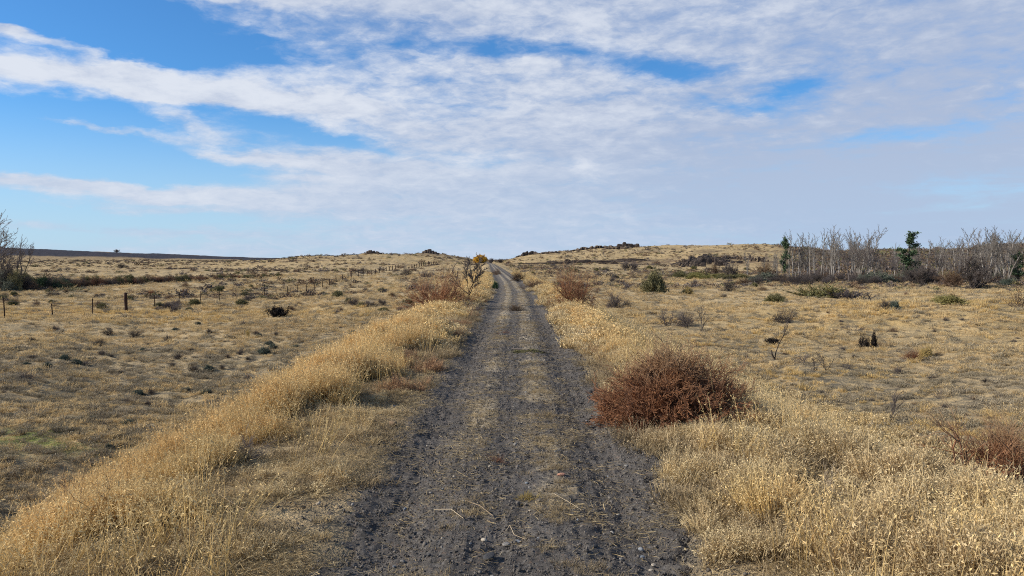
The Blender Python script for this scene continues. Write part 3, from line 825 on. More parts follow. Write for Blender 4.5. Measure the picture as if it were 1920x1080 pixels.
S('bare_shrub', 1480, 605, 72, 32, 'open', 'darktw', "wide sprawling dark bare shrub in the right field", var=2)
S('grey_shrub', 1465, 605, 44, 20, 'mound', 'darktw', "dark tangle at the left side of the sprawling bare shrub")
S('sage_shrub', 1455, 566, 36, 13, 'leafy', 'olive', "olive green shrub above the sprawling bare shrub")
S('sage_shrub', 1540, 557, 110, 22, 'spiky', 'olive', "long band of tall olive weeds in front of the right trees")
S('sage_shrub', 1600, 562, 90, 18, 'spiky', 'greytw', "greyish band of weeds right of the olive band")
S('sage_shrub', 1780, 570, 60, 14, 'leafy', 'lime', "low yellow-green patch in front of the right trees")
S('charred_shrub', 1450, 645, 27, 10, 'char', 'burnt', "flat charred shrub touching the crooked sapling")
S('charred_shrub', 518, 594, 40, 16, 'char', 'burnt', "flat black charred shrub in the left field")
S('charred_shrub', 1623, 657, 24, 22, 'char', 'burnt', "black charred shrub in the right field, left and wider of the pair")
S('charred_shrub', 1641, 655, 11, 28, 'char', 'burnt', "narrow upright black charred shrub, right of the pair")
S('grey_shrub', 1660, 580, 30, 18, 'mound', 'darktw', "dark grey shrub in the golden grass of the right field")
S('sage_shrub', 1678, 579, 24, 13, 'leafy', 'sage', "pale grey-green shrub touching the dark one in the golden grass")
S('grey_shrub', 1700, 555, 15, 8, 'mound', 'rust', "small reddish shrub in front of the green leafy tree")
S('grey_shrub', 1760, 551, 22, 8, 'open', 'darktw', "small dark shrub in front of the dark round thicket")
S('grey_shrub', 1787, 557, 17, 7, 'mound', 'rust', "little brownish red shrub below the dark round thicket")
S('bare_shrub', 1912, 577, 66, 38, 'open', 'browntw', "bare fan-shaped shrub at the right edge of the frame", var=0)
S('bare_shrub', 1600, 620, 54, 16, 'open', 'greytw', "low sparse grey shrub in the middle of the right field", var=1)
S('grey_shrub', 1676, 622, 22, 8, 'mound', 'browntw', "small brown tuft right of the low sparse grey shrub")
S('grey_shrub', 1714, 678, 40, 22, 'mound', 'rust', "brown rounded shrub low in the right field")
S('sage_shrub', 1740, 673, 28, 18, 'leafy', 'ochre', "straw-green shrub joined to the right of the brown rounded shrub")
S('grey_shrub', 1688, 701, 24, 13, 'mound', 'greytw', "grey shrub below the brown rounded shrub")
S('grey_shrub', 1750, 713, 20, 9, 'mound', 'darktw', "dark low shrub below and right of the brown rounded shrub")
S('grey_shrub', 1704, 725, 18, 7, 'mound', 'darktw', "flat dark tuft in the lower right field")
S('grey_shrub', 1851, 718, 15, 9, 'mound', 'darktw', "lone dark tuft near the right edge of the field")
S('bare_shrub', 1765, 749, 28, 22, 'open', 'greytw', "airy grey-green shrub low in the right field", var=2)
S('bare_shrub', 1590, 692, 40, 13, 'open', 'greytw', "sparse shrub right of the twin bare saplings", var=1)
S('bare_shrub', 1510, 682, 40, 16, 'open', 'greytw', "sparse shrub left of the twin bare saplings", var=0)
S('grey_shrub', 1400, 626, 26, 8, 'open', 'greytw', "faint twiggy shrub midway across the right field")
S('grey_shrub', 463, 631, 15, 14, 'mound', 'ochre', "golden-brown tuft alone in the left field")
for i, (px, py, w, h, mt, lab) in enumerate([
 (200, 628, 26, 14, 'darktw', "dark shrub in the left field below the near wooden post, left of two"),
 (250, 633, 38, 14, 'darktw', "wider purplish shrub in the left field, right of the one below the wooden post"),
 (183, 649, 28, 14, 'darktw', "dark shrub nearest below the pair under the wooden post"),
 (312, 641, 22, 13, 'darktw', "compact dark shrub right of the wide purplish one"),
 (390, 626, 17, 11, 'darktw', "small dark shrub midway between the compact one and the golden tuft"),
 (103, 621, 22, 11, 'greytw', "pale grey shrub left of the dark pair in the left field"),
 (57, 642, 22, 11, 'darktw', "dark shrub near the left edge below the wire fence"),
 (333, 674, 22, 11, 'darktw', "dark tuft in the lower left field, upper of a close cluster"),
 (320, 689, 20, 11, 'darktw', "dark tuft in the lower left field, left of the cluster"),
 (360, 697, 24, 12, 'darktw', "dark tuft in the lower left field, lowest of the cluster"),
 (448, 666, 26, 11, 'darktw', "dark low shrub right of the tuft cluster in the left field"),
 (493, 664, 26, 11, 'sage', "greenish low shrub nearest the embankment in the left field"),
 (187, 666, 20, 9, 'darktw', "small dark shrub directly under the dark trio in the left field"),
 (43, 714, 40, 15, 'greytw', "broad grey shrub at the left edge of the lower field"),
 (280, 741, 22, 13, 'darktw', "dark shrub just above the golden bank on the left")]):
    S('grey_shrub', px, py, w, h, 'leafy' if mt == 'sage' else 'mound', mt, lab)
for (px, py, w, h, mt, lab) in [
 (95, 556, 24, 9, 'browntw', "brown shrub beyond the fence above the second steel post"),
 (245, 550, 18, 6, 'rust', "reddish low shrub beyond the fence above the wooden post"),
 (283, 552, 22, 9, 'rust', "dark red low shrub beyond the fence right of the wooden post"),
 (347, 554, 18, 13, 'rust', "rusty upright shrub beyond the fence"),
 (68, 574, 22, 12, 'browntw', "brown shrub close behind the fence near the left edge"),
 (190, 579, 20, 10, 'olive', "olive shrub at the fence left of the wooden post"),
 (320, 578, 44, 12, 'greytw', "wide pale shrub at the foot of the fence right of the wooden post"),
 (8, 560, 22, 12, 'darktw', "dark shrub at the left edge just beyond the fence"),
 (228, 502, 24, 8, 'darktw', "dark bushy clump far out on the left plain")]:
    S('field_shrub', px, py, w, h, 'leafy' if mt == 'olive' else 'mound', mt, lab)

# ---- scattered small shrubs that nothing tells apart
def scatter_shrubs(n, x0, x1, y0, y1, wpx, kinds, label, group, seed, minu=6.5):
    rng = random.Random(seed); k = 0; tries = 0
    while k < n and tries < n * 8:
        tries += 1
        px = rng.uniform(x0, x1); t = rng.random(); py = y0 + (y1 - y0) * t
        loc = at(px, py)
        if abs(loc[0] - float(cx(loc[1]))) < minu: continue
        w = wpx * rng.uniform(.6, 1.4) * (1 + .8 * t); kind, mt = rng.choice(kinds)
        W, Hh = size_at(w, w * rng.uniform(.35, .6), loc)
        o = mkobj('small_shrub', shrub_mesh(kind, rng.randrange(3), mt), loc=(loc[0], loc[1], loc[2] - .02))
        o.scale = (W, W, Hh); o.rotation_euler = (0, 0, rng.uniform(0, 6.28)); tag(o, label, 'shrub', group); k += 1
scatter_shrubs(105, 0, 700, 608, 850, 12, [('mound', 'darktw'), ('mound', 'greytw'), ('open', 'darktw'), ('leafy', 'sage')], "small low twiggy shrub scattered in the near left field", "small shrubs in the near left field", 1)
scatter_shrubs(70, 0, 900, 535, 590, 12, [('mound', 'browntw'), ('mound', 'greytw'), ('leafy', 'olive')], "small brown or grey shrub scattered around the wire fence", "small shrubs around the fence", 2)
scatter_shrubs(75, 1130, 1920, 560, 800, 10, [('mound', 'darktw'), ('mound', 'greytw'), ('mound', 'browntw'), ('open', 'darktw')], "small dry tuft scattered over the right field", "small dry tufts in the right field", 3)
scatter_shrubs(50, 985, 1460, 502, 545, 10, [('mound', 'greytw'), ('mound', 'browntw'), ('leafy', 'olive')], "small shrub on the flat below the right hill", "small shrubs below the right hill", 7)
# distant scrub of the plain and hills: uncountable dots
def scrub_form(seed, mat):
    rg = np.random.default_rng(seed); n = 150
    d = rg.normal(0, 1, (n, 3)); d /= np.linalg.norm(d, axis=1)[:, None]; d[:, 2] = np.abs(d[:, 2])
    c = d * (rg.uniform(.3, 1, n) ** .5)[:, None] * np.array([.5, .5, .42]) * (1 + .25 * rg.normal(0, 1, (n, 1)))
    c[:, 2] = np.maximum(c[:, 2], 0)
    V, F = leafquads(seed, c, .16); V[:, 2] = np.maximum(V[:, 2], -.05)
    return mk_mesh("scrub_clump", V, [F], [M[mat]])
forms = [scrub_form(400 + i, m_) for i, m_ in enumerate(['darktw', 'browntw', 'browntw', 'olive', 'greytw', 'darktw', 'browntw'])]
x, y, r = polar_pts(120000, 110, 1150)
n = fbm(x, y, 30, 4, 271) + .5 * fbm(x, y, 120, 3, 272)
br = sstep(.34, .40, x / np.maximum(y, 1)) * sstep(185, 205, r)
k = (np.abs(x - cx(y)) > 5) & (RNG.uniform(0, 1, len(x)) < sstep(-.45, .7, n) * (.35 + .25 * sstep(300, 700, r)) + br * .8)
x, y, r = x[k], y[k], r[k]
sc_ = RNG.lognormal(math.log(.62), .5, len(x)).clip(.2, 2.4) * (.85 + .0014 * r) * (1 + .7 * sstep(.34, .40, x / y) * sstep(168, 190, r))
finish("distant_scrub", forms, x, y, sc_, "dark low scrub dotting the far plain and both hills", "scrub", .1, zs=RNG.uniform(.5, 1.0, len(x)))

# ---- trees
def tree_pair(seed, kind):
    rng = random.Random(seed); segs = []
    if kind == 'pole':       # slender tree, narrow ascending crown; height 10, scaled later
        P = dict(nseg=[16, 6, 4, 3], wig=.04, up=.012, taper=.25, start=[4, 0, 0, 0], kids=[2, 2, 2, 0], prob=.66, ang=.5, ratio=.27, rr=.5, max=3)
        grow(rng, segs, (0, 0, 0), (rng.gauss(0, .07), rng.gauss(0, .07), 1), 10, .15, 0, P)
    elif kind == 'broad':    # several leaning limbs
        P = dict(nseg=[8, 7, 5, 3], wig=.10, up=.05, taper=.35, start=[3, 1, 0, 0], kids=[2, 2, 2, 0], prob=.55, ang=.55, ratio=.5, rr=.55, max=3)
        for i in range(rng.choice([2, 3])):
            a = rng.uniform(0, 6.28)
            grow(rng, segs, (math.cos(a) * .3, math.sin(a) * .3, 0), (math.cos(a) * .35, math.sin(a) * .35, 1), 7.5, .20, 0, P)
    elif kind == 'thicket':
        P = dict(nseg=[7, 6, 4, 3], wig=.2, up=.02, taper=.4, start=[1, 0, 0, 0], kids=[2, 2, 2, 0], prob=.6, ang=.7, ratio=.5, rr=.6, max=3)
        for i in range(16):
            a = rng.uniform(0, 6.28); el = rng.uniform(.35, 1.4)
            grow(rng, segs, (rng.gauss(0, .4), rng.gauss(0, .4), 0), (math.cos(a) * math.cos(el), math.sin(a) * math.cos(el), math.sin(el)), 4.6, .12, 0, P)
    elif kind == 'leafpole':
        P = dict(nseg=[14, 5, 3, 2], wig=.05, up=.0, taper=.25, start=[2, 0, 0, 0], kids=[3, 2, 1, 0], prob=.6, ang=.9, ratio=.17, rr=.4, max=3)
        grow(rng, segs, (0, 0, 0), (.03, 0, 1), 10, .16, 0, P)
    return segs

_trees = {}
def tree_meshes(kind, var, mt, mc, leaf=None):
    key = (kind, var, mt, mc, leaf)
    if key in _trees: return _trees[key]
    segs = tree_pair(500 + var * 7 + len(kind) * 31, kind)
    tr = [s for s in segs if s[8] == 0]; cr = [s for s in segs if s[8] > 0]
    Vt, Ft = tubes(tr, 6); Vc, Fc = tubes(cr, 3, .026)
    if leaf:
        ends = np.array([s[3:6] for s in segs if s[8] >= 2])
        lv, lf = leafquads(var, np.repeat(ends, 4, 0), .42); Vc2 = [Vc, lv]
        Fl = lf + len(Vc); mi = [0] * len(Fc) + [1] * len(Fl)
        Vc = np.vstack(Vc2); Fc = np.vstack([Fc, Fl])
        mc_ = mk_mesh("crown", Vc, [Fc], [M[mc], M[leaf]], mat_idx=mi)
    else: mc_ = mk_mesh("crown", Vc, [Fc], [M[mc]])
    top = np.percentile(Vc[:, 2], 99.5); wid = np.percentile(np.hypot(Vc[:, 0], Vc[:, 1]), 95) * 2
    _trees[key] = (mk_mesh("trunk", Vt, [Ft], [M[mt]], smooth=True), mc_, top, wid)
    return _trees[key]

def tree(name, px, py, hpx, kind, var, label, mt='bark', mc='twigp', leaf=None, wpx=None, group=None, rz=None, loc=None, cat='tree'):
    loc = loc or at(px, py)
    a, b, top, wid = tree_meshes(kind, var, mt, mc, leaf)
    s = hpx * loc[1] / FOC / top; sw = wpx * loc[1] / FOC / wid if wpx else s
    e = empty(name, (loc[0], loc[1], loc[2] - .05), rz if rz is not None else (px * 2.3) % 6.28); e.scale = (sw, sw, s)
    mkobj("trunk", a, e); mkobj("crown", b, e); tag(e, label, cat, group)
    if cat == 'tree' and kind == 'thicket': EXCL.append((loc[0], loc[1], wid * sw * .3, .6))
    return e

# bare forked tree left of the track
def forked_tree():
    rng = random.Random(12); segs = []
    x, y, z = at(879, 574)
    k = y / FOC         # metres per photo pixel at that distance
    P = dict(nseg=[5, 6, 4, 3], wig=.12, up=.05, taper=.45, start=[1, 0, 0, 0], kids=[2, 2, 2, 0], prob=.72, ang=.6, ratio=.44, rr=.6, max=3)
    q = k * .68
    segs.append((0, 0, 0, .5 * k, 0, 14 * k, 2.0 * q, 1.8 * q, 0)); segs.append((.5 * k, 0, 14 * k, 0, 0, 26 * k, 1.8 * q, 1.6 * q, 0))
    limbs = [((0, 0, 24), (-.62, .1, .62), 50, 1.3), ((0, 0, 26), (.12, -.1, 1), 52, 1.4), ((0, 0, 22), (.5, .2, .85), 42, 1.2),
             ((0, 0, 17), (-.9, -.2, .35), 24, .8), ((0, 0, 26), (-.25, .3, 1), 50, 1.1)]
    for (p, d, L, r) in limbs:
        grow(rng, segs, (p[0] * k, p[1] * k, p[2] * k), Vector(d).normalized()[:], L * k, r * q, 0, P)
    grow(rng, segs, (-4 * k, 0, 3 * k), Vector((-1, 0, .35)).normalized()[:], 30 * k, .9 * q, 1, P)
    grow(rng, segs, (-31 * k, .1, 12 * k), Vector((-.45, 0, .9)).normalized()[:], 24 * k, .7 * q, 1, P)
    e = empty("bare_tree", (x, y, z - .05)); tag(e, "small dark bare forked tree standing left of the track", "tree"); EXCL.append((x, y, .25, 1.0))
    V, F = tubes([s for s in segs if s[8] == 0], 6); mkobj("trunk", mk_mesh("trunk", V, [F], [M['burnt']], smooth=True), e)
    V, F = tubes([s for s in segs if s[8] > 0], 3, .0065); mkobj("crown", mk_mesh("crown", V, [F], [M['barkd']]), e)
forked_tree()

# right-hand stand
rng = random.Random(77)
for i in range(136):
    if i < 54: px = rng.uniform(1478, 1640); hp = rng.uniform(50, 97)
    elif i < 86: px = rng.uniform(1640, 1800); hp = rng.uniform(45, 76)
    elif i < 122: px = rng.uniform(1790, 1915); hp = rng.uniform(56, 100)
    else: px = rng.uniform(1400, 1480); hp = rng.uniform(28, 60)
    py = rng.uniform(515, 529)
    tree('slender_tree', px, py, hp, 'pole', rng.randrange(6), "slender pale leafless tree in the crowded stand at right", 'bark', 'twigp', group="slender bare trees of the right stand", rz=rng.uniform(0, 6.28))
T = tree
T('dark_bare_tree', 1592, 529, 72, 'broad', 0, "dark multi-stemmed bare tree at the tall part of the right stand", 'barkd', 'greytw')
T('dark_bare_tree', 1634, 529, 74, 'broad', 1, "dark bare tree with wide forking limbs right of the multi-stemmed one", 'barkd', 'greytw')
T('dark_bare_tree', 1662, 530, 58, 'broad', 2, "shorter dark bare tree left of the green leafy tree", 'barkd', 'greytw')
T('dark_bare_tree', 1686, 530, 50, 'broad', 3, "leaning dark bare tree touching the green leafy tree", 'barkd', 'greytw')
T('dark_bare_tree', 1775, 533, 70, 'broad', 0, "bare tree just left of the dark round thicket", 'barkd', 'greytw', rz=2)
T('pale_bare_tree', 1848, 532, 90, 'broad', 1, "tall spreading pale tree behind the dark round thicket", 'bark', 'twigp', rz=4)
T('pale_bare_tree', 1888, 532, 92, 'broad', 2, "tall spreading pale tree nearest the right edge", 'bark', 'twigp', rz=1)
T('leafy_tree', 1473, 524, 78, 'leafpole', 0, "thin green tree at the left end of the right stand", 'barkd', 'darktw', 'green', wpx=20)
T('leafy_tree', 1708, 530, 94, 'leafpole', 1, "tall dark green leafy tree rising out of the right stand", 'barkd', 'darktw', 'green', wpx=44)
T('leafy_tree', 1792, 520, 36, 'leafpole', 2, "small yellow-leaved tree behind the right stand", 'barkd', 'darktw', 'ochre', wpx=18)
T('thicket_tree', 1722, 533, 40, 'thicket', 0, "dark rounded thicket under the green leafy tree", 'barkd', 'darktw', wpx=46)
T('thicket_tree', 1826, 540, 62, 'thicket', 1, "large dark round thicket at the front of the stand", 'barkd', 'darktw', wpx=84)
T('thicket_tree', 1790, 538, 34, 'thicket', 2, "brown shadowy thicket left of the large dark round one", 'barkd', 'browntw', wpx=50)
T('thicket_tree', 1370, 522, 30, 'thicket', 0, "dark bushy tree in front of the basalt cliff", 'barkd', 'darktw', wpx=26, rz=1)
T('thicket_tree', 1338, 516, 20, 'thicket', 1, "round brown bush against the basalt cliff", 'barkd', 'browntw', wpx=30)
T('thicket_tree', 1172, 507, 18, 'thicket', 2, "bare bush on the ledge of the right hill, left of two", 'barkd', 'greytw', wpx=20)
T('thicket_tree', 1188, 507, 17, 'thicket', 0, "bare bush on the ledge of the right hill, right of two", 'barkd', 'greytw', wpx=18)
T('leafy_tree', 1912, 530, 56, 'leafpole', 0, "dark evergreen tree cut by the right edge", 'barkd', 'darktw', 'green', wpx=26, rz=2)
T('thicket_tree', 1434, 524, 30, 'thicket', 2, "brown thicket at the left end of the stand", 'barkd', 'browntw', wpx=40)
T('thicket_tree', 1540, 524, 24, 'thicket', 1, "low grey thicket between the slender trunks", 'barkd', 'greytw', wpx=50, rz=3)
T('thicket_tree', 1750, 530, 30, 'thicket', 2, "grey thicket between the green leafy tree and the yellow one", 'barkd', 'greytw', wpx=44, rz=3)
# undergrowth in front of and between the trees
rng = random.Random(78)
for i in range(95):
    px = rng.uniform(1390, 1925); py = rng.uniform(525, 534); loc = at(px, py)
    W, Hh = size_at(rng.uniform(22, 46), rng.uniform(8, 20), loc)
    mt = rng.choice(['sage', 'darktw', 'browntw', 'greytw', 'darktw'])
    o = mkobj('undergrowth_shrub', shrub_mesh('leafy' if mt in ('sage', 'green') else 'mound', rng.randrange(3), mt), loc=(loc[0], loc[1], loc[2] - .05))
    o.scale = (W, W * .7, Hh); tag(o, "dusky brown or grey-green shrub in the undergrowth of the right stand", 'shrub', "undergrowth of the right stand")
for i in range(16):
    px = rng.uniform(1270, 1400); py = rng.uniform(516, 526); loc = at(px, py)
    W, Hh = size_at(rng.uniform(20, 40), rng.uniform(5, 9), loc)
    o = mkobj('meadow_shrub', shrub_mesh('leafy', rng.randrange(3), 'lime' if 1300 < px < 1350 else 'olive'), loc=loc)
    o.scale = (W, W * .7, Hh); tag(o, "olive green shrub at the foot of the basalt cliff", 'shrub', "green shrubs below the cliff")

# left-edge trees and the brush line of the gully
T('edge_tree', -14, 548, 150, 'broad', 3, "tall bare tree cut by the left edge of the frame", 'barkd', 'greytw', wpx=120, rz=.4)
T('edge_tree', -40, 548, 130, 'broad', 0, "bare tree mostly outside the left edge, its twigs reaching in", 'barkd', 'greytw', wpx=120, rz=2.4)
T('edge_tree', 36, 540, 96, 'broad', 2, "bare leaning tree second from the left edge", 'barkd', 'greytw', wpx=58, rz=3.0)
T('edge_tree', -48, 552, 150, 'broad', 1, "tall dark bare tree just outside the left edge with twigs in the frame", 'barkd', 'greytw', wpx=150, rz=5.1)
T('edge_tree', 8, 545, 80, 'broad', 1, "short bare tree between the two taller ones at the left edge", 'barkd', 'darktw', wpx=70, rz=1.1)
T('thicket_tree', 14, 546, 52, 'thicket', 1, "dark thicket at the foot of the left edge trees", 'barkd', 'darktw', wpx=60)
rng = random.Random(79)
for i in range(30):
    px = rng.uniform(-10, 130) ** 1.0; py = 547 - .05 * max(px, 0) + rng.uniform(-4, 2); loc = at(px, py)
    W, Hh = size_at(rng.uniform(28, 56), rng.uniform(20, 40) * (1 - .45 * max(px, 0) / 130), loc)
    mt = rng.choice(['sage', 'green', 'olive', 'darktw', 'browntw'])
    o = mkobj('gully_shrub', shrub_mesh('leafy' if mt in ('sage', 'green', 'olive') else 'mound', rng.randrange(3), mt), loc=(loc[0], loc[1], loc[2] - .05))
    o.scale = (W, W * .7, Hh); tag(o, "tall green and brown shrub in the gully by the left edge trees", 'shrub', "shrubs in the gully at the left edge")
for i in range(96):
    px = 120 + 410 * (i + rng.uniform(-.4, .4)) / 96; py = 538 - (px - 120) * .052 + rng.uniform(-1.5, 1.5); loc = at(px, py)
    f = 1 - (px - 120) / 620
    W, Hh = size_at(rng.uniform(18, 36) * f, rng.uniform(11, 20) * f, loc)
    mt = rng.choice(['darktw', 'browntw', 'browntw', 'rust', 'olive'])
    o = mkobj('brush_shrub', shrub_mesh('leafy' if mt == 'olive' else 'mound', rng.randrange(3), mt), loc=(loc[0], loc[1], loc[2] - .05))
    o.scale = (W, W * .7, Hh); tag(o, "dark brown shrub in the long brush line across the left plain", 'shrub', "brush line across the left plain")

# far landmarks at the end of the track
T('autumn_tree', 900, 493, 14, 'thicket', 0, "bright yellow autumn tree near the end of the track", 'barkd', 'browntw', 'yellow', wpx=25)
T('far_bush', 921, 493, 9, 'thicket', 1, "grey bush right of the yellow tree", 'barkd', 'greytw', wpx=16)
T('far_bush', 937, 493, 8, 'thicket', 2, "dark grey bush left of the dark rock at the track's end", 'barkd', 'darktw', wpx=14)
tx, ty = (220 - 960) / FOC * 1650, 1650.0
T('far_bush', 220, 475, 6, 'thicket', 0, "tiny lone tree on top of the far mesa", 'barkd', 'greytw', wpx=12, loc=(tx, ty, float(H(tx, ty))))

# saplings on the right field
def sapling(px, py, hpx, seed, label, mat='darktw', crook=False, stub=False, wide=.5):
    rng = random.Random(seed); x, y, z = at(px, py); L = hpx * y / FOC; segs = []
    r0 = .017 * L
    P = dict(nseg=[9, 6, 3, 2], wig=.10 if crook else .09, up=.04, taper=.3, start=[2, 0, 0, 0], kids=[2, 2, 1, 0], prob=.62, ang=.55, ratio=.36, rr=.55, max=3)
    d = (.10, 0, 1) if crook else (rng.gauss(0, .12), 0, 1)
    if crook: P['start'] = [5, 0, 0, 0]
    grow(rng, segs, (0, 0, 0), d, L, r0, 0, P)
    if not crook:
        for k in range(3):
            grow(rng, segs, (0, 0, .01), (rng.uniform(-wide, wide), rng.uniform(-.3, .3), 1), L * rng.uniform(.6, .9), r0 * .7, 1, P)
    if stub:
        segs.append((0, 0, .02, -.08 * L, 0, .16 * L, r0 * 1.5, r0 * 1.3, 0)); segs.append((-.08 * L, 0, .16 * L, -.09 * L, 0, .27 * L, r0 * 1.3, r0 * .9, 0))
    e = empty("bare_sapling", (x, y, z - .02)); tag(e, label, "sapling"); EXCL.append((x, y, .12 * L, 1.2))
    V, F = tubes([s for s in segs if s[8] == 0], 5); mkobj("trunk", mk_mesh("trunk", V, [F], [M['burnt' if stub else mat]], smooth=True), e)
    V, F = tubes([s for s in segs if s[8] > 0], 3, .0035 * max(1, y / 25)); mkobj("crown", mk_mesh("crown", V, [F], [M[mat]]), e)
sapling(1455, 675, 70, 3, "crooked thin sapling with a charred stub at its foot", crook=True, stub=True)
sapling(1316, 622, 38, 4, "short bare sapling right of the dense grey twig mound")
sapling(1552, 698, 38, 5, "right one of twin bare saplings in the right field")
sapling(1527, 703, 28, 6, "left one of twin bare saplings in the right field")
sapling(1676, 795, 60, 8, "pale bare sapling just beyond the right grassy bank", 'greytw')
sapling(1108, 576, 20, 9, "thin upright stem left of the bare grey thicket", 'greytw')

# ---- dead weed skeleton in the near left grass, bleached stems on the ground
def weed_skeleton(px, py, hpx, seed, label, mat, spread=1.0, n=9):
    rng = random.Random(seed); x, y, z = at(px, py); L = hpx * y / FOC; segs = []
    P = dict(nseg=[9, 6, 4], wig=.07, up=.01, taper=.35, start=[1, 1, 0], kids=[1, 1, 0], prob=.7, ang=.6, ratio=.5, rr=.6, max=2)
    for i in range(n):
        a = rng.uniform(0, 6.28); el = rng.uniform(.5, 1.3)
        grow(rng, segs, (0, 0, .0), (math.cos(a) * math.cos(el) * spread, math.sin(a) * math.cos(el), math.sin(el)), L * rng.uniform(.7, 1.1), .004, 0, P)
    V, F = tubes(segs, 3, .0012)
    o = mkobj("dead_weed", mk_mesh("dead_weed", V, [F], [M[mat]]), loc=(x, y, z)); tag(o, label, "weed")
weed_skeleton(95, 985, 130, 1, "bare branching weed skeleton in the golden grass at lower left", 'browntw', 1.2)
weed_skeleton(170, 1010, 90, 2, "thin brown weed skeleton right of the larger one at lower left", 'browntw', 1.3)
weed_skeleton(455, 870, 46, 3, "grey spray of dead twigs on the left bank", 'greytw', 1.5)
weed_skeleton(1560, 960, 70, 4, "loose pale stems leaning over the straw grass at lower right", 'deadst', 1.8, 6)

def stick(pts, r, label, mat='deadst'):
    P3 = []
    for (px, py, lift) in pts:
        x, y, z = at(px, py); P3.append((x, y, float(track_h(np.array([x]), np.array([y]))[0]) + lift if abs(x) < 1.2 else z + lift))
    segs = []
    for i in range(len(P3) - 1):
        for k in range(4):
            a = [P3[i][j] + (P3[i + 1][j] - P3[i][j]) * k / 4 for j in range(3)]; b = [P3[i][j] + (P3[i + 1][j] - P3[i][j]) * (k + 1) / 4 for j in range(3)]
            segs.append((*a, *b, r, r * .95, 0))
    c = np.array(P3).mean(0)
    V, F = tubes(segs, 5); V = V - c
    o = mkobj("fallen_straw", mk_mesh("fallen_straw", V, [F], [M[mat]], smooth=True), loc=tuple(c)); tag(o, label, "straw")
stick([(75, 945, .12), (79, 963, .09), (88, 985, .04)], .006, "pale broken stalk standing among the lower left weeds")
stick([(400, 935, .03), (425, 958, .05), (455, 972, .03), (478, 990, .02)], .0028, "long bleached stem lying across the left bank")
stick([(300, 1022, .03), (330, 1024, .05), (356, 1046, .03)], .0028, "bent bleached stem low in the left grass")
stick([(812, 963, .01), (845, 975, .03), (868, 992, .01)], .0022, "thin curved straw lying on the left wheel rut")
stick([(948, 1008, .01), (956, 1000, .02), (964, 1022, .02), (985, 1028, .01)], .0022, "kinked straw lying beside the two flat grey stones")
stick([(870, 952, .01), (900, 970, .02), (925, 985, .01)], .002, "straight thin straw on the crown of the near track")
stick([(1040, 942, .01), (1075, 962, .02), (1092, 972, .01)], .002, "slanted thin straw on the right of the track crown")
stick([(960, 659, .03), (990, 663, .04), (1025, 663, .03)], .012, "dark twig lying across the middle of the track", 'darktw')

# ---- stones one by one
_st = {}
def stone(px, py, wpx, mat, label, flat=.6, seed=0, group=None, tilt=0):
    x, y, z = at(px, py); z = float(track_h(np.array([x]), np.array([y]))[0]) if abs(x - float(cx(y))) < 1.5 else z
    s = wpx * y / FOC; key = (mat, seed % 6, flat > .5)
    if key not in _st: _st[key] = pebble(700 + (seed % 6) * 3, M[mat], 3, .62 if flat > .5 else .36)
    o = mkobj("stone", _st[key], loc=(x, y, z + s * .12)); o.scale = (s, s, s)
    o.rotation_euler = (tilt, tilt * .4, seed * 1.3); tag(o, label, "stone", group)
stone(916, 1062, 30, 'stoned', "flat dark slab tilted out of the gravel at the bottom of the frame", .3, 1, tilt=-.25)
stone(907, 1028, 14, 'stonet', "rounded tan stone above the tilted dark slab", .7, 2)
stone(949, 1033, 18, 'stone', "flat grey stone near the bottom of the track, left of two", .4, 3)
stone(971, 1027, 16, 'stoneb', "flat pale grey stone near the bottom of the track, right of two", .4, 4)
stone(1053, 903, 18, 'stoneo', "salmon coloured stone on the track crown", .5, 5)
stone(1205, 1031, 13, 'stoneb', "blue-grey stone in the right rut, upper of a touching pair", .6, 2)
stone(1207, 1043, 14, 'stoneb', "blue-grey stone in the right rut, lower of a touching pair", .6, 5)
stone(1229, 1058, 12, 'stonet', "tan stone low on the right edge of the track, upper of two", .4, 1)
stone(1225, 1067, 13, 'stonet', "tan stone low on the right edge of the track, lower of two", .5, 3)
stone(1160, 872, 11, 'stoned', "dark stone by the right edge of the track", .7, 2)
stone(1176, 874, 10, 'stone', "light grey stone next to the dark one by the right edge of the track", .6, 4)
stone(1051, 855, 12, 'stoned', "dark angular stone on the right side of the track crown", .5, 0)
stone(871, 838, 12, 'stoned', "flat dark stone on the left side of the track crown", .4, 3)
stone(727, 905, 13, 'stoned', "dark stone at the left edge of the track", .5, 1)
stone(806, 927, 8, 'stone', "small round grey stone in the left wheel rut", .7, 2)
stone(735, 801, 22, 'browntw', "brown clod at the left margin of the track", .7, 4)
stone(1161, 961, 8, 'stonet', "small cream stone in the right wheel rut", .7, 5)
stone(1092, 999, 8, 'stonet', "small cream stone below the slanted straw", .6, 0)
stone(881, 1037, 8, 'stone', "small grey stone left of the rounded tan one", .6, 1)
stone(994, 967, 7, 'stonet', "little cream stone just under the golden tuft", .6, 2)
stone(918, 883, 7, 'stonet', "little cream stone beside the reddish weed", .8, 3)
stone(1041, 1039, 8, 'stone', "small grey stone right of the flat pale grey pair", .7, 4)
stone(1144, 930, 8, 'stonet', "small tan stone in the right rut above the cream one", .7, 0)
stone(1116, 1040, 14, 'stoned', "dark lumpy stone low in the right half of the track", .6, 5)
rng = random.Random(31)
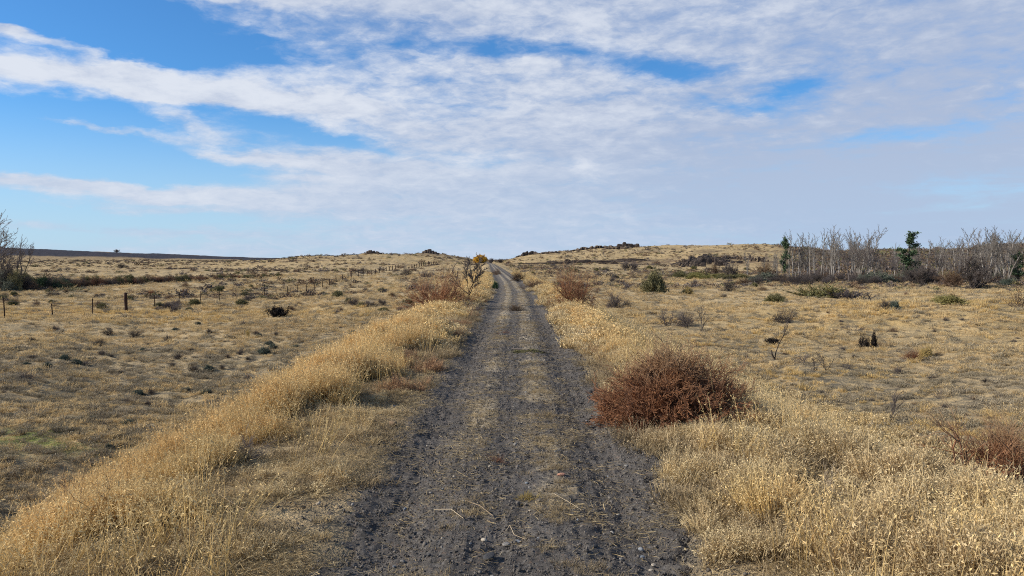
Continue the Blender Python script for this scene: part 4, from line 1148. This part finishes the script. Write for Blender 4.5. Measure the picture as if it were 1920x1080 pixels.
for i in range(110):
    yy = 3.9 * (16 / 3.9) ** rng.random(); uu = rng.gauss(0, .75)
    if abs(uu) > 1.6: continue
    xx = uu + float(cx(yy)); zz = float(track_h(np.array([xx]), np.array([yy]))[0]); s = rng.uniform(.018, .042)
    mt = rng.choice(['stone', 'stoned', 'stoneb', 'stoned', 'stone', 'stonet'])
    key = (mt, rng.randrange(6), True)
    if key not in _st: _st[key] = pebble(700 + key[1] * 3, M[mt], 3, .62)
    o = mkobj("small_stone", _st[key], loc=(xx, yy, zz + s * .15)); o.scale = (s, s, s); o.rotation_euler = (rng.gauss(0, .3), rng.gauss(0, .3), rng.uniform(0, 6.28))
    tag(o, "pebble-sized stone lying loose on the gravel track", "stone", "small loose stones on the track")

# ---- fence
def fence():
    X0 = -36.0
    e = empty("barbed_wire_fence", (X0, 72, float(H(X0, 72)))); O = Vector(e.location)
    tag(e, "long wire fence with thin steel posts crossing the left field", "fence")
    ys = [49 + 5.75 * i for i in range(50)]
    ys = [y for y in ys]
    wood = {72: 1.95, 173: 1.8, 293: 2.0, 324: 2.0}
    rng = random.Random(5); tops = []
    zc = lambda y: float(H(X0 + (0.02 * (y - 72) if y > 250 else 0), y))
    for y in ys + [43.2, 37.5]:
        if any(abs(y - w) < 2.9 for w in wood): continue
        h = 1.42 * rng.uniform(.92, 1.06); z = zc(y) - .05; lx, ly = rng.gauss(0, .03), rng.gauss(0, .02)
        r = .042 * max(1, y / 85)
        x = X0 + (0.02 * (y - 72) if y > 250 else 0)
        V = []; F = []
        # T-section steel post: flange and stem
        segs = [(0, 0, 0, lx * h, ly * h, h, r, r * .9, 0)]
        V, F = tubes(segs, 4); V[:, 1] *= 1
        stem, sf = tubes([(0, r * 1.4, 0, lx * h, r * 1.4 + ly * h, h * .98, r * .6, r * .5, 0)], 4)
        F = np.vstack([F, sf + len(V)]); V = np.vstack([V, stem])
        o = mkobj("steel_post", mk_mesh("steel_post", V, [F], [M['steel']]), e); o.location = Vector((x, y, z)) - O
        tops.append((y, x, z))
    for y, h in wood.items():
        x = X0 + (0.02 * (y - 72) if y > 250 else 0); z = zc(y) - .1
        r = .145
        segs = []
        nz = 6
        for k in range(nz):
            rr = r * (1 + .12 * math.sin(k * 2.1)); segs.append((.02 * math.sin(k), 0, h * k / nz, .02 * math.sin(k + 1), 0, h * (k + 1) / nz, rr, r * (1 + .12 * math.sin((k + 1) * 2.1)), 0))
        V, F = tubes(segs, 9)
        cap = np.array([[.02 * math.sin(nz), 0, h + .03]]); n = len(V); top = [n - 9 + i for i in range(9)]
        V = np.vstack([V, cap]); tri = np.array([[top[i], top[(i + 1) % 9], n] for i in range(9)])
        o = mkobj("wooden_post", mk_mesh("wooden_post", V, [F, tri], [M['wood']], smooth=False), e); o.location = Vector((x, y, z)) - O
        tops.append((y, x, z))
    tops.sort()
    tops = [(31, X0, zc(31))] + tops
    for hh in (.45, .75, 1.02, 1.28):
        segs = []
        for (a, b) in zip(tops[:-1], tops[1:]):
            if a[0] > 200: continue
            m_ = ((a[1] + b[1]) / 2, (a[0] + b[0]) / 2, (a[2] + b[2]) / 2 + hh - .03)
            r = .014
            segs.append((a[1], a[0], a[2] + hh, *m_, r, r, 0)); segs.append((*m_, b[1], b[0], b[2] + hh, r, r, 0))
        V, F = tubes(segs, 3); V = V - np.array(O)
        mkobj("wire", mk_mesh("wire", V, [F], [M['wire']]), e)
fence()

# ---- rock outcrops
def outcrop(px, py, wpx, hpx, seed, label, n=26, mat='basalt', depth=.4, columns=True, dist=None, slope=0.0, zoff=0.0, spread=None):
    import bmesh
    rng = random.Random(seed)
    if dist:
        x, y = (px - 960) / FOC * dist, dist; z = float(H(x, y))
    else: x, y, z = at(px, py)
    W, Hh = wpx * y / FOC, hpx * y / FOC
    bm = bmesh.new()
    for i in range(n):
        t = (i + rng.uniform(-.4, .4)) / n - .5
        env = (1 - (2 * abs(t)) ** 3.0) * rng.uniform(.55, 1.0)
        w = W / n * rng.uniform(1.6, 3.0); dy = W * depth * rng.uniform(.1, .3); h = max(Hh * env, Hh * .25)
        bx = t * W; by = rng.uniform(-.1, .1) * W * depth if spread is None else rng.uniform(-spread, spread)
        if spread is not None: bx += rng.uniform(-.1, .1) * W; w *= rng.uniform(.6, 2.2) * n / 30; h = Hh * rng.uniform(.35, 1.0) * env
        gz = float(H(x + bx, y + by)) - z
        geo = bmesh.ops.create_icosphere(bm, subdivisions=2, radius=1.0)['verts']
        planes = [(Vector((rng.gauss(0, 1), rng.gauss(0, 1), rng.gauss(0, .4))).normalized(), rng.uniform(.55, .8)) for _ in range(8)]
        rz = rng.uniform(0, 3)
        for v in geo:
            c = v.co.copy()
            for nn, dd in planes:
                k = c.dot(nn) - dd
                if k > 0: c -= nn * k
            c.z = min(c.z, .75) / .75
            c = c + Vector((rng.gauss(0, .05), rng.gauss(0, .05), rng.gauss(0, .04)))
            c = Matrix.Rotation(rz, 3, 'Z') @ c
            v.co = (bx + c.x * w * .5, by + c.y * dy, gz + slope * t * Hh + (c.z * .5 + .35) * h)
    me = bpy.data.meshes.new("rock_outcrop"); bm.to_mesh(me); bm.free(); me.materials.append(M[mat])
    o = mkobj("rock_outcrop", me, loc=(x, y, z + zoff)); tag(o, label, "rock")
outcrop(700, 478, 34, 9, 1, "flat dark rock cap on the left part of the left hill", 9, dist=430)
outcrop(808, 478, 32, 11, 2, "rounded dark rock knob on top of the left hill", 8, dist=430)
outcrop(924, 489, 14, 9, 3, "small dark rock lump at the far end of the track", 6, dist=520)
outcrop(990, 478, 38, 11, 4, "dark rimrock at the left tip of the right hill", 11, dist=510)
outcrop(1030, 474, 50, 6, 5, "thin brown ledge following the left tip rimrock", 12, 'ledge', dist=505)
outcrop(1115, 469, 90, 9, 6, "long black rimrock along the crest of the right hill", 24, dist=512)
outcrop(1160, 471, 56, 7, 16, "brown broken ledge under the right end of the black rimrock", 12, 'ledge', dist=495)
outcrop(1169, 462, 24, 12, 7, "blocky dark boulder on the right hill's skyline, left of two", 4, dist=520)
outcrop(1187, 462, 22, 11, 8, "blocky dark boulder on the right hill's skyline, right of two", 4, dist=520)
outcrop(1105, 494, 260, 8, 17, "long low brown ledge running across the foot of the right hill", 70, "ledge", dist=386, spread=4, depth=.02)
outcrop(1180, 498, 140, 7, 18, "shorter lower ledge in front of the long brown one", 40, "ledge", dist=352, spread=4, depth=.03)
outcrop(1322, 508, 110, 17, 9, "broad dark basalt cliff at the foot of the right hill", 90, dist=316, spread=13, depth=.06)
outcrop(1288, 509, 56, 12, 10, "lower left shoulder of the dark basalt cliff", 34, dist=309, spread=6, depth=.08)
outcrop(1365, 494, 60, 11, 12, "upper tier of the dark basalt cliff", 30, dist=330, spread=4, depth=.08)
outcrop(1407, 507, 44, 12, 11, "small cliff at the right end, partly behind the first slender trees", 34, 'ledge', dist=318, spread=10, depth=.1)

# --- tall golden grass on the two shoulders of the embankment
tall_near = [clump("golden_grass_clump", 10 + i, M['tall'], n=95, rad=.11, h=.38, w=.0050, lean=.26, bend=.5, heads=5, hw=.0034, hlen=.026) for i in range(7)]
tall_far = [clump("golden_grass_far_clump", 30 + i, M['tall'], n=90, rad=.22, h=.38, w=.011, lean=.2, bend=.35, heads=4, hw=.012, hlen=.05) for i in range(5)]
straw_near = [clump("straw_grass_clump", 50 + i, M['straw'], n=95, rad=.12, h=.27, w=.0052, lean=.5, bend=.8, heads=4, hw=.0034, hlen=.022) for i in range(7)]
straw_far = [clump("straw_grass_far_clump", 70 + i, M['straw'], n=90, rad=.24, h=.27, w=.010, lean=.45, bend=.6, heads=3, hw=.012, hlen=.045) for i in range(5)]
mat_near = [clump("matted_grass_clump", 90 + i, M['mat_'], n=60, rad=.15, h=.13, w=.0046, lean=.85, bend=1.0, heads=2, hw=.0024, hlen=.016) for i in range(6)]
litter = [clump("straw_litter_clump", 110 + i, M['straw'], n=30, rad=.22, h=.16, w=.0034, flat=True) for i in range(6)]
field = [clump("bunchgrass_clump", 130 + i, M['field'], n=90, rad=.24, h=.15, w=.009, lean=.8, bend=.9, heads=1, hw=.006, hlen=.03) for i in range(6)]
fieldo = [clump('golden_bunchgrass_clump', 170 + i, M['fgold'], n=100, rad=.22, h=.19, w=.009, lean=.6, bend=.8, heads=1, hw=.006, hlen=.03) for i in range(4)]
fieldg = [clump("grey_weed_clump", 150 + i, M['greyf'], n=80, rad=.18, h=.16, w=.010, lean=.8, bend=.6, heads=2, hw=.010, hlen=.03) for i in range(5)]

bx_, by_, _ = at(1250, 795)
def away_bush(x, y, r=.55): return np.hypot((x - bx_ - .03) / 1.15, y - by_ - .1) > r * .78

# left + right tall bands, near
def tall_density(x, y, u):
    n = fbm(x, y, 1.1, 3, 201)
    n2 = fbm(x, y, 3.2, 3, 209)
    sh = np.interp(y, [4, 7, 12], [-.95, -.55, .15])
    L = sstep(-1.75, -2.45, u - sh + .6 * n + .35 * n2) * sstep(-5.4, -3.0, u + .5 * n)
    R = sstep(2.0, 3.2, u + .9 * n) * (1 - sstep(3.8, 5.0, u)) * .3 * sstep(6, 12, y + 4 * n) * (1 - sstep(11, 15, y)) + sstep(11, 16, y) * sstep(1.3, 2.0, u + .4 * n) * (1 - sstep(2.4, 3.6, u + .4 * n)) * .8
    g = .35 + .65 * sstep(-.45, .15, fbm(x, y, 2.3, 3, 207))
    return (L + np.where(u > 0, np.clip(R, 0, 1), 0)) * g

x, y, u = band_pts(42000, 2.6, 17, -6, 7); k = (RNG.uniform(0, 1, len(x)) < tall_density(x, y, u)) & in_view(x, y) & away_bush(x, y)
x, y, u = x[k], y[k], u[k]
finish("golden_grass", tall_near, x, y, RNG.uniform(.7, 1.25, len(x)), "dense golden dry grass along the shoulders of the track", "grass", zs=RNG.uniform(.6, 1.2, len(x)) * (1 + .35 * fbm(x, y, 1.2, 2, 203)) * (.45 + .6 * np.sqrt(np.clip(tall_density(x, y, u), 0, 1))), cell=.42, gap=.72, seed=1)
x, y, u = band_pts(30000, 15, 95, -6, 7, .85); k = (RNG.uniform(0, 1, len(x)) < tall_density(x, y, u)) & in_view(x, y)
x, y, u = x[k], y[k], u[k]
finish("distant_golden_grass", tall_far, x, y, RNG.uniform(.8, 1.3, len(x)), "golden grass lining the track further away", "grass", zs=RNG.uniform(.5, 1.0, len(x)) * (.4 + .65 * np.sqrt(np.clip(tall_density(x, y, u), 0, 1))))
stalks = [clump("tall_stalk_clump", 190 + i, M['tall'], n=9, rad=.10, h=.62, w=.0050, lean=.28, bend=.4, heads=9, hw=.004, hlen=.03) for i in range(5)]
x, y, u = band_pts(2600, 2.8, 26, -5, 5.5); k = (np.abs(u) > 1.5) & in_view(x, y) & (fbm(x, y, 1.6, 2, 291) > -.1) & away_bush(x, y)
x, y = x[k], y[k]
finish("tall_stalks", stalks, x, y, RNG.uniform(.5, 1.0, len(x)), "single taller stalks rising above the verge grass", "grass", .25)
redw = [clump("reddish_weed_clump", 195 + i, M['redg'], n=60, rad=.13, h=.22, w=.006, lean=.5, bend=.6, heads=4, hw=.005, hlen=.02) for i in range(4)]
x, y, u = band_pts(13000, 10, 40, -4.5, 4.5)
k = (np.abs(u) > 1.25) & in_view(x, y) & (RNG.uniform(0, 1, len(x)) < sstep(.25, .6, fbm(x, y, 1.5, 3, 293) + .15 * (u < 0)))
x, y = x[k], y[k]
finish("reddish_weeds", redw, x, y, RNG.uniform(.5, 1.1, len(x)), "patches of low reddish brown weeds in the verges", "weeds", .25, zs=RNG.uniform(.5, 1.1, len(x)))
# pale straw tufts, right shoulder near and scattered left
x, y, u = band_pts(30000, 2.6, 17, 1.0, 7.5)
lft = band_pts(3200, 2.6, 20, -3.2, -1.1); n = fbm(x, y, .75, 3, 211); gap = fbm(x, y, .45, 2, 213)
k = (RNG.uniform(0, 1, len(x)) < sstep(1.15, 1.9, u + .4 * n) * (.06 + .94 * sstep(-.25, .25, gap)) * (1 - .8 * sstep(4.4, 5.6, u))) & in_view(x, y) & away_bush(x, y, .45)
x, y, u = x[k], y[k], u[k]
finish("straw_grass", straw_near, x, y, RNG.uniform(.6, 1.15, len(x)) * (.75 + .35 * sstep(1.3, 2.4, u)), "pale tufted straw grass right of the track", "grass", .2, zs=(.85 + .5 * fbm(x, y, .9, 2, 215)).clip(.45, 1.5), cell=.50, gap=.50, combed=1.2, seed=2)
x, y, u = lft; k = (RNG.uniform(0, 1, len(x)) < sstep(1.1, 1.7, -u) * sstep(-.25, .2, fbm(x, y, .8, 3, 218)) * .9) & in_view(x, y)
x, y = x[k], y[k]
finish("left_straw_grass", straw_near, x, y, RNG.uniform(.4, .8, len(x)), "scattered pale tufts on the left verge of the track", "grass", .4, zs=RNG.uniform(.3, .65, len(x)), cell=.3, gap=.6, seed=6)
x, y, u = band_pts(26000, 14, 90, -4, 9, .9); n = fbm(x, y, 1.5, 3, 217)
k = (RNG.uniform(0, 1, len(x)) < np.where(u > 0, sstep(1.0, 1.7, u + .3 * n) * (1 - .6 * sstep(3, 5, u)), sstep(-1.1, -1.9, u) * .45) * sstep(-.5, .1, n)) & in_view(x, y)
x, y = x[k], y[k]
finish("distant_straw_grass", straw_far, x, y, RNG.uniform(.55, 1.0, len(x)), "straw grass on the banks further along the track", "grass", .2, cell=.7, gap=.8, seed=4)
# matted short grass on the inner slopes and through the tall grass
x, y, u = band_pts(60000, 2.5, 26, -7, 7.5); n = fbm(x, y, .8, 3, 221)
au = np.abs(u) + .3 * n
k = (RNG.uniform(0, 1, len(x)) < np.where(u < 0, sstep(1.15, 1.4, au), sstep(1.15, 1.4, au) * .6) * (.45 + .55 * sstep(-.45, .25, n))) & in_view(x, y)
x, y = x[k], y[k]
low = (x < 0) & (y < 13)
kk = ~(low & (RNG.uniform(0, 1, len(x)) < .5)); x, y, low = x[kk], y[kk], low[kk]
finish("matted_grass", mat_near, x, y, RNG.uniform(.6, 1.3, len(x)) * np.where(low, .75, 1), "short matted brown grass beside the track", "grass", .2, zs=np.where(low, .6, 1.0), cell=.34, gap=.50, combed=.6, seed=3)
# straw litter on the crown of the track and its margins
x, y, u = band_pts(60000, 2.8, 60, -3.0, 2.6); n = fbm(x, y, .8, 3, 231)
w = np.exp(-((u + .36) / .15) ** 2) * .8 * sstep(5.5, 10, y + 2.5 * n) * sstep(-.5, .2, fbm(x, y, .25, 2, 233)) + np.exp(-((u - .30) / .2) ** 2) * 1.0 * sstep(4.5, 8, y + 2.5 * n) * sstep(-.3, .3, fbm(x, y, .25, 2, 234)) + sstep(.95, 1.5, np.abs(u) + .2 * n) * (.25 + .9 * sstep(-.3, .3, fbm(x, y, .5, 3, 235))) + .07
k = (RNG.uniform(0, 1, len(x)) < w * sstep(-.5, .2, n) * .75) & in_view(x, y)
x, y = x[k], y[k]
finish("straw_litter", litter, x, y, RNG.uniform(.3, .8, len(x)), "loose straw and dead stems littering the track", "straw", .1, zoff=.006, hfun=track_h)
# low living/dead tufts on the crown of the track
x, y, u = band_pts(9000, 3.4, 60, -.7, .7); n = fbm(x, y, .55, 3, 241)
w = (np.exp(-((u + .36) / .15) ** 2) + np.exp(-((u - .30) / .2) ** 2)) * sstep(.2, .6, n + .3 * sstep(9, 20, y))
k = RNG.uniform(0, 1, len(x)) < w * .55
x, y = x[k], y[k]
finish("track_crown_grass", mat_near, x, y, RNG.uniform(.2, .45, len(x)), "thin low grass growing between the wheel ruts", "grass", .2, hfun=track_h)

# --- fields on both sides
x, y, r = polar_pts(230000, 7, 480); u = x - cx(y)
def greymask(x, y): return np.clip(np.exp(-((x + 17) / 12) ** 2 - ((y - 30) / 13) ** 2) + np.exp(-((x - 13) / 8) ** 2 - ((y - 20) / 9) ** 2), 0, 1)
def goldmask(x, y): return np.clip(.9 * np.exp(-((x + 34) / 24) ** 2 - ((y - 68) / 11) ** 2) + .9 * np.exp(-((x - 32) / 15) ** 2 - ((y - 54) / 12) ** 2) + .6 * np.exp(-((x - 9) / 5) ** 2 - ((y - 30) / 18) ** 2) + .5 * sstep(200, 380, y), 0, 1)
n = .8 * fbm(x, y, 1.7, 4, 251) + .7 * fbm(x, y, 9, 3, 252)
k = (np.abs(u) > 3.6) & (RNG.uniform(0, 1, len(x)) < (.10 + .80 * sstep(-.25, .55, n)) * (1 - .45 * greymask(x, y)))
k &= ~((y > 200) & (RNG.uniform(0, 1, len(x)) < .72))
x1, y1, r1 = x[k], y[k], r[k]
s_ = np.minimum(.42 + .0105 * r1, 2.6) * RNG.lognormal(-.12, .38, len(x1)).clip(.4, 2.2)
pg = goldmask(x1, y1) * .9 * sstep(-.4, .4, fbm(x1, y1, 6, 3, 256)); pq = .16 + .1 * (1 - sstep(30, 60, r1)) + .3 * greymask(x1, y1) * sstep(-.2, .4, fbm(x1, y1, 3, 3, 255)); q = RNG.uniform(0, 1, len(x1))
ix = np.where(q < pg, 6 + RNG.integers(0, 4, len(x1)), np.where(q > 1 - pq, 10 + RNG.integers(0, 5, len(x1)), RNG.integers(0, 6, len(x1))))
finish("field_grass", field + fieldo + fieldg, x1, y1, s_, "dry tan bunchgrass covering the low fields", "grass", .25,
       zs=(.8 + .4 * goldmask(x1, y1)) * RNG.uniform(.6, 1.3, len(x1)) * np.where(y1 > 200, .55, 1), idx=ix, seed=5)
x, y, r = polar_pts(30000, 9, 120); u = x - cx(y); n = fbm(x, y, 1.6, 3, 253)
gm = np.exp(-((x + 17) / 13) ** 2 - ((y - 30) / 15) ** 2) + np.exp(-((x - 13) / 8) ** 2 - ((y - 20) / 9) ** 2)
k = (np.abs(u) > 4.6) & (RNG.uniform(0, 1, len(x)) < sstep(-.1, .45, n + .35 * np.clip(gm, 0, 1)) * (.3 + .9 * np.clip(gm, 0, 1)))
x, y, r = x[k], y[k], r[k]
finish("grey_weeds", fieldg, x, y, (.5 + .01 * r) * RNG.uniform(.5, 1.3, len(x)), "low grey weeds spread over the field", "weeds", .25)

# ------------------------------------------------------------------ sky and sun
SUN_EL, SUN_AZ = math.radians(30), math.radians(-97)    # azimuth measured from +Y toward +X
sd = Vector((math.sin(SUN_AZ) * math.cos(SUN_EL), math.cos(SUN_AZ) * math.cos(SUN_EL), math.sin(SUN_EL)))
sl = bpy.data.lights.new("sun", 'SUN'); sl.energy = 5.0; sl.angle = math.radians(.55); sl.color = (1.0, .93, .81)
so = bpy.data.objects.new("sun", sl); COL.objects.link(so); so.rotation_euler = sd.to_track_quat('Z', 'Y').to_euler(); so.location = (-30, -5, 30)

w = bpy.data.worlds.new("World"); SC.world = w; w.use_nodes = True
w.node_tree.nodes.clear(); t = NT(w.node_tree)
wo = t.new('ShaderNodeOutputWorld'); bg = t.new('ShaderNodeBackground')
sky = t.new('ShaderNodeTexSky', sky_type='NISHITA'); sky.sun_disc = False; sky.sun_elevation = SUN_EL; sky.sun_rotation = SUN_AZ
sky.altitude = 400; sky.air_density = 1.0; sky.dust_density = .35; sky.ozone_density = 2.0
tc = t.new('ShaderNodeTexCoord'); D = tc.outputs['Generated']
sp = t.new('ShaderNodeSeparateXYZ'); t.l.new(D, sp.inputs[0])
az = t.math('MULTIPLY', t.math('ARCTAN2', sp.outputs[0], sp.outputs[1]), FOC)
el = t.math('MULTIPLY', t.math('ARCSINE', sp.outputs[2]), FOC)
ae = t.new('ShaderNodeCombineXYZ'); t.l.new(az, ae.inputs[0]); t.l.new(el, ae.inputs[1])
# cloud-layer plane coordinates
zz = t.math('ADD', t.math('MAXIMUM', sp.outputs[2], 0.0), .16)
pl = t.new('ShaderNodeCombineXYZ'); t.l.new(t.math('DIVIDE', sp.outputs[0], zz), pl.inputs[0]); t.l.new(t.math('DIVIDE', sp.outputs[1], zz), pl.inputs[1])
# rotate the layer so that its streets run toward upper right
mp = t.new('ShaderNodeMapping'); t.l.new(pl.outputs[0], mp.inputs[0]); mp.inputs['Rotation'].default_value = (0, 0, math.radians(32)); mp.inputs['Scale'].default_value = (1.0, 1.0, 1)
PL = mp.outputs[0]
nA = t.noise(PL, 1.3, 7, .55, .3)
nB = t.noise(PL, 5.5, 5, .55, .3)
nC = t.math('ADD', .5, t.math('MULTIPLY', t.math('SUBTRACT', t.noise(PL, 17.0, 4, .6, .2), .5), t.mapr(el, 120, 330, .25, 1.3)))
warp = t.new('ShaderNodeTexNoise'); t.put(warp.inputs['Vector'], t.vmath('MULTIPLY', ae.outputs[0], (.008, .02, 0))); warp.inputs['Scale'].default_value = 1.0; warp.inputs['Detail'].default_value = 5; warp.inputs['Roughness'].default_value = .6
wv = t.vmath('MULTIPLY', t.vmath('SUBTRACT', warp.outputs['Color'], (.5, .5, .5)), (150, 60, 0))
AE = t.vmath('ADD', ae.outputs[0], wv)
def ell(px, py, rx, ry, ang, wt, target):
    a = math.atan((px - 960) / FOC); e = math.atan((HOR - py) / FOC * math.cos(a))
    m = t.new('ShaderNodeMapping'); m.vector_type = 'TEXTURE'
    t.l.new(AE, m.inputs[0]); m.inputs['Location'].default_value = (a * FOC, e * FOC, 0)
    m.inputs['Rotation'].default_value = (0, 0, math.radians(ang)); m.inputs['Scale'].default_value = (rx, ry, 1)
    d2 = t.vmath('DOT_PRODUCT', m.outputs[0], m.outputs[0])
    g = t.math('MULTIPLY', t.math('EXPONENT', t.math('MULTIPLY', d2, -1)), wt)
    return g if target is None else t.math('ADD', target, g)
C = None
for q in [(110, 20, 330, 85, -3, -1.5), (60, 262, 350, 82, 0, -1.5), (330, 330, 190, 34, -9, -.75), (930, 92, 190, 17, 0, -.62), (1100, 112, 110, 12, -6, -.4),
          (1255, 134, 100, 20, -4, -.8), (1375, 205, 100, 14, -8, -.5), (1475, 174, 60, 20, 0, -.8), (620, 262, 140, 14, -8, -.75), (1680, 258, 120, 18, 0, -.6),
          (400, 112, 190, 16, 3, -.45), (60, 420, 480, 58, 0, -.8), (330, 202, 80, 12, -3, -.6), (1900, 190, 60, 40, 0, -.25), (640, 14, 90, 10, 0, -.5), (360, 55, 120, 22, 0, -.5),
          (110, 148, 330, 27, -2, .85), (400, 172, 300, 22, -5, .6), (190, 240, 130, 8, -3, .95), (500, 298, 210, 11, -6, .8), (60, 298, 50, 5, 0, .6), (200, 352, 330, 12, -2, .6), (280, 392, 220, 8, -1, .5),
          (1500, 330, 600, 140, 0, .22), (900, 400, 400, 80, 0, .12), (250, 350, 420, 30, 0, .35), (200, 432, 420, 9, 0, .45), (110, 345, 300, 15, 0, .55), (360, 378, 260, 9, -1, .5), (330, 212, 100, 26, -30, .6), (700, 330, 260, 60, 0, .25), (25, 62, 50, 14, -10, .9), (130, 90, 120, 9, -12, .7), (600, 10, 260, 12, 0, .6), (430, 58, 130, 9, 3, .35)]:
    C = ell(*q, C)
base = .92
cov = t.math('ADD', t.math('ADD', base, C), t.math('ADD', t.math('MULTIPLY', t.math('SUBTRACT', nA, .5), 1.0), t.math('MULTIPLY', t.math('SUBTRACT', nB, .5), t.mapr(el, 60, 300, .35, .95))))
cov = t.math('ADD', cov, t.math('MULTIPLY', t.math('SUBTRACT', nC, .5), .35))
nS = t.noise(t.vmath('MULTIPLY', ae.outputs[0], (.0032, .030, 0)), 1.0, 6, .6, .4)
cov = t.math('ADD', cov, t.math('MULTIPLY', t.math('SUBTRACT', nS, .5), t.mapr(el, 90, 360, 1.5, .35)))
nF = t.noise(t.vmath('MULTIPLY', AE, (.016, .045, 0)), 1.0, 5, .65, .3)
cov = t.math('ADD', cov, t.math('MULTIPLY', t.math('SUBTRACT', nF, .5), .75))
cov = t.math('SUBTRACT', cov, t.mapr(el, 430, 800, 0, .50))  # unseen cloud overhead and behind thinned to lower the ambient light
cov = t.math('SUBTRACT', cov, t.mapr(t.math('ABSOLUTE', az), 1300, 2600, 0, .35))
dens = t.mapr(cov, .12, 1.15)
dens = t.math('MULTIPLY', dens, .97)
# light and dark of the sheet
bright = None
for q in [(150, 150, 420, 60, 0, .5), (650, 160, 430, 120, 0, .30), (1095, 313, 50, 18, 0, .5), (900, 308, 130, 22, 0, .3), (500, 300, 240, 22, -7, .35), (1170, 402, 70, 8, -2, .35), (250, 360, 320, 24, 0, .3), (1600, 120, 160, 60, 20, .12),
          (1500, 230, 500, 140, 0, -.12), (1600, 250, 420, 200, 0, -.22), (1850, 60, 300, 150, 0, -.4), (1850, 420, 500, 90, 0, -.42), (1390, 345, 110, 14, 8, -.35), (1200, 90, 60, 200, -35, .0), (1550, 330, 420, 60, 0, -.15), (1030, 290, 60, 25, 0, -.3)]:
    bright = ell(*q, bright)
bb = t.math('ADD', bright, t.math('ADD', t.math('MULTIPLY', t.math('SUBTRACT', nB, .5), t.mapr(el, 60, 300, .4, 1.7)), t.math('MULTIPLY', t.math('SUBTRACT', nA, .5), t.mapr(el, 60, 300, .6, 1.4))))
bb = t.math('ADD', bb, t.math('MULTIPLY', t.math('SUBTRACT', nC, .5), .7))
bb = t.math('ADD', bb, t.math('MULTIPLY', t.math('SUBTRACT', nF, .5), 1.0))
ccol = t.mix(t.mapr(bb, -.5, .9, 0, 1), t.mix(t.mapr(el, 20, 260), (4.4, 5.6, 7.5, 1), (4.3, 5.1, 6.8, 1)), (7.5, 7.95, 8.8, 1))
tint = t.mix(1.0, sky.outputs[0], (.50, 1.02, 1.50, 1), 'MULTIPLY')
# low haze whitens the sky near the horizon
hz = t.mapr(el, -10, 300, .80, 0)
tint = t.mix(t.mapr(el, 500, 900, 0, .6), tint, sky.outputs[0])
skyc = t.mix(hz, tint, (5.3, 6.9, 8.7, 1))
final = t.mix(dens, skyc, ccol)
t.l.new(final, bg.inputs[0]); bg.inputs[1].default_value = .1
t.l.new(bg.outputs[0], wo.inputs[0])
w.cycles.sampling_method = 'MANUAL'; w.cycles.sample_map_resolution = 512

SC.view_settings.view_transform = 'Standard'; SC.view_settings.look = 'None'; SC.view_settings.exposure = 0; SC.view_settings.gamma = 1
SC.render.engine = 'CYCLES'
SC.cycles.max_bounces = 5; SC.cycles.diffuse_bounces = 3; SC.cycles.transmission_bounces = 3; SC.cycles.glossy_bounces = 1
SC.cycles.use_denoising = False
SC.cycles.pixel_filter_type = 'BLACKMAN_HARRIS'; SC.cycles.filter_width = 1.05
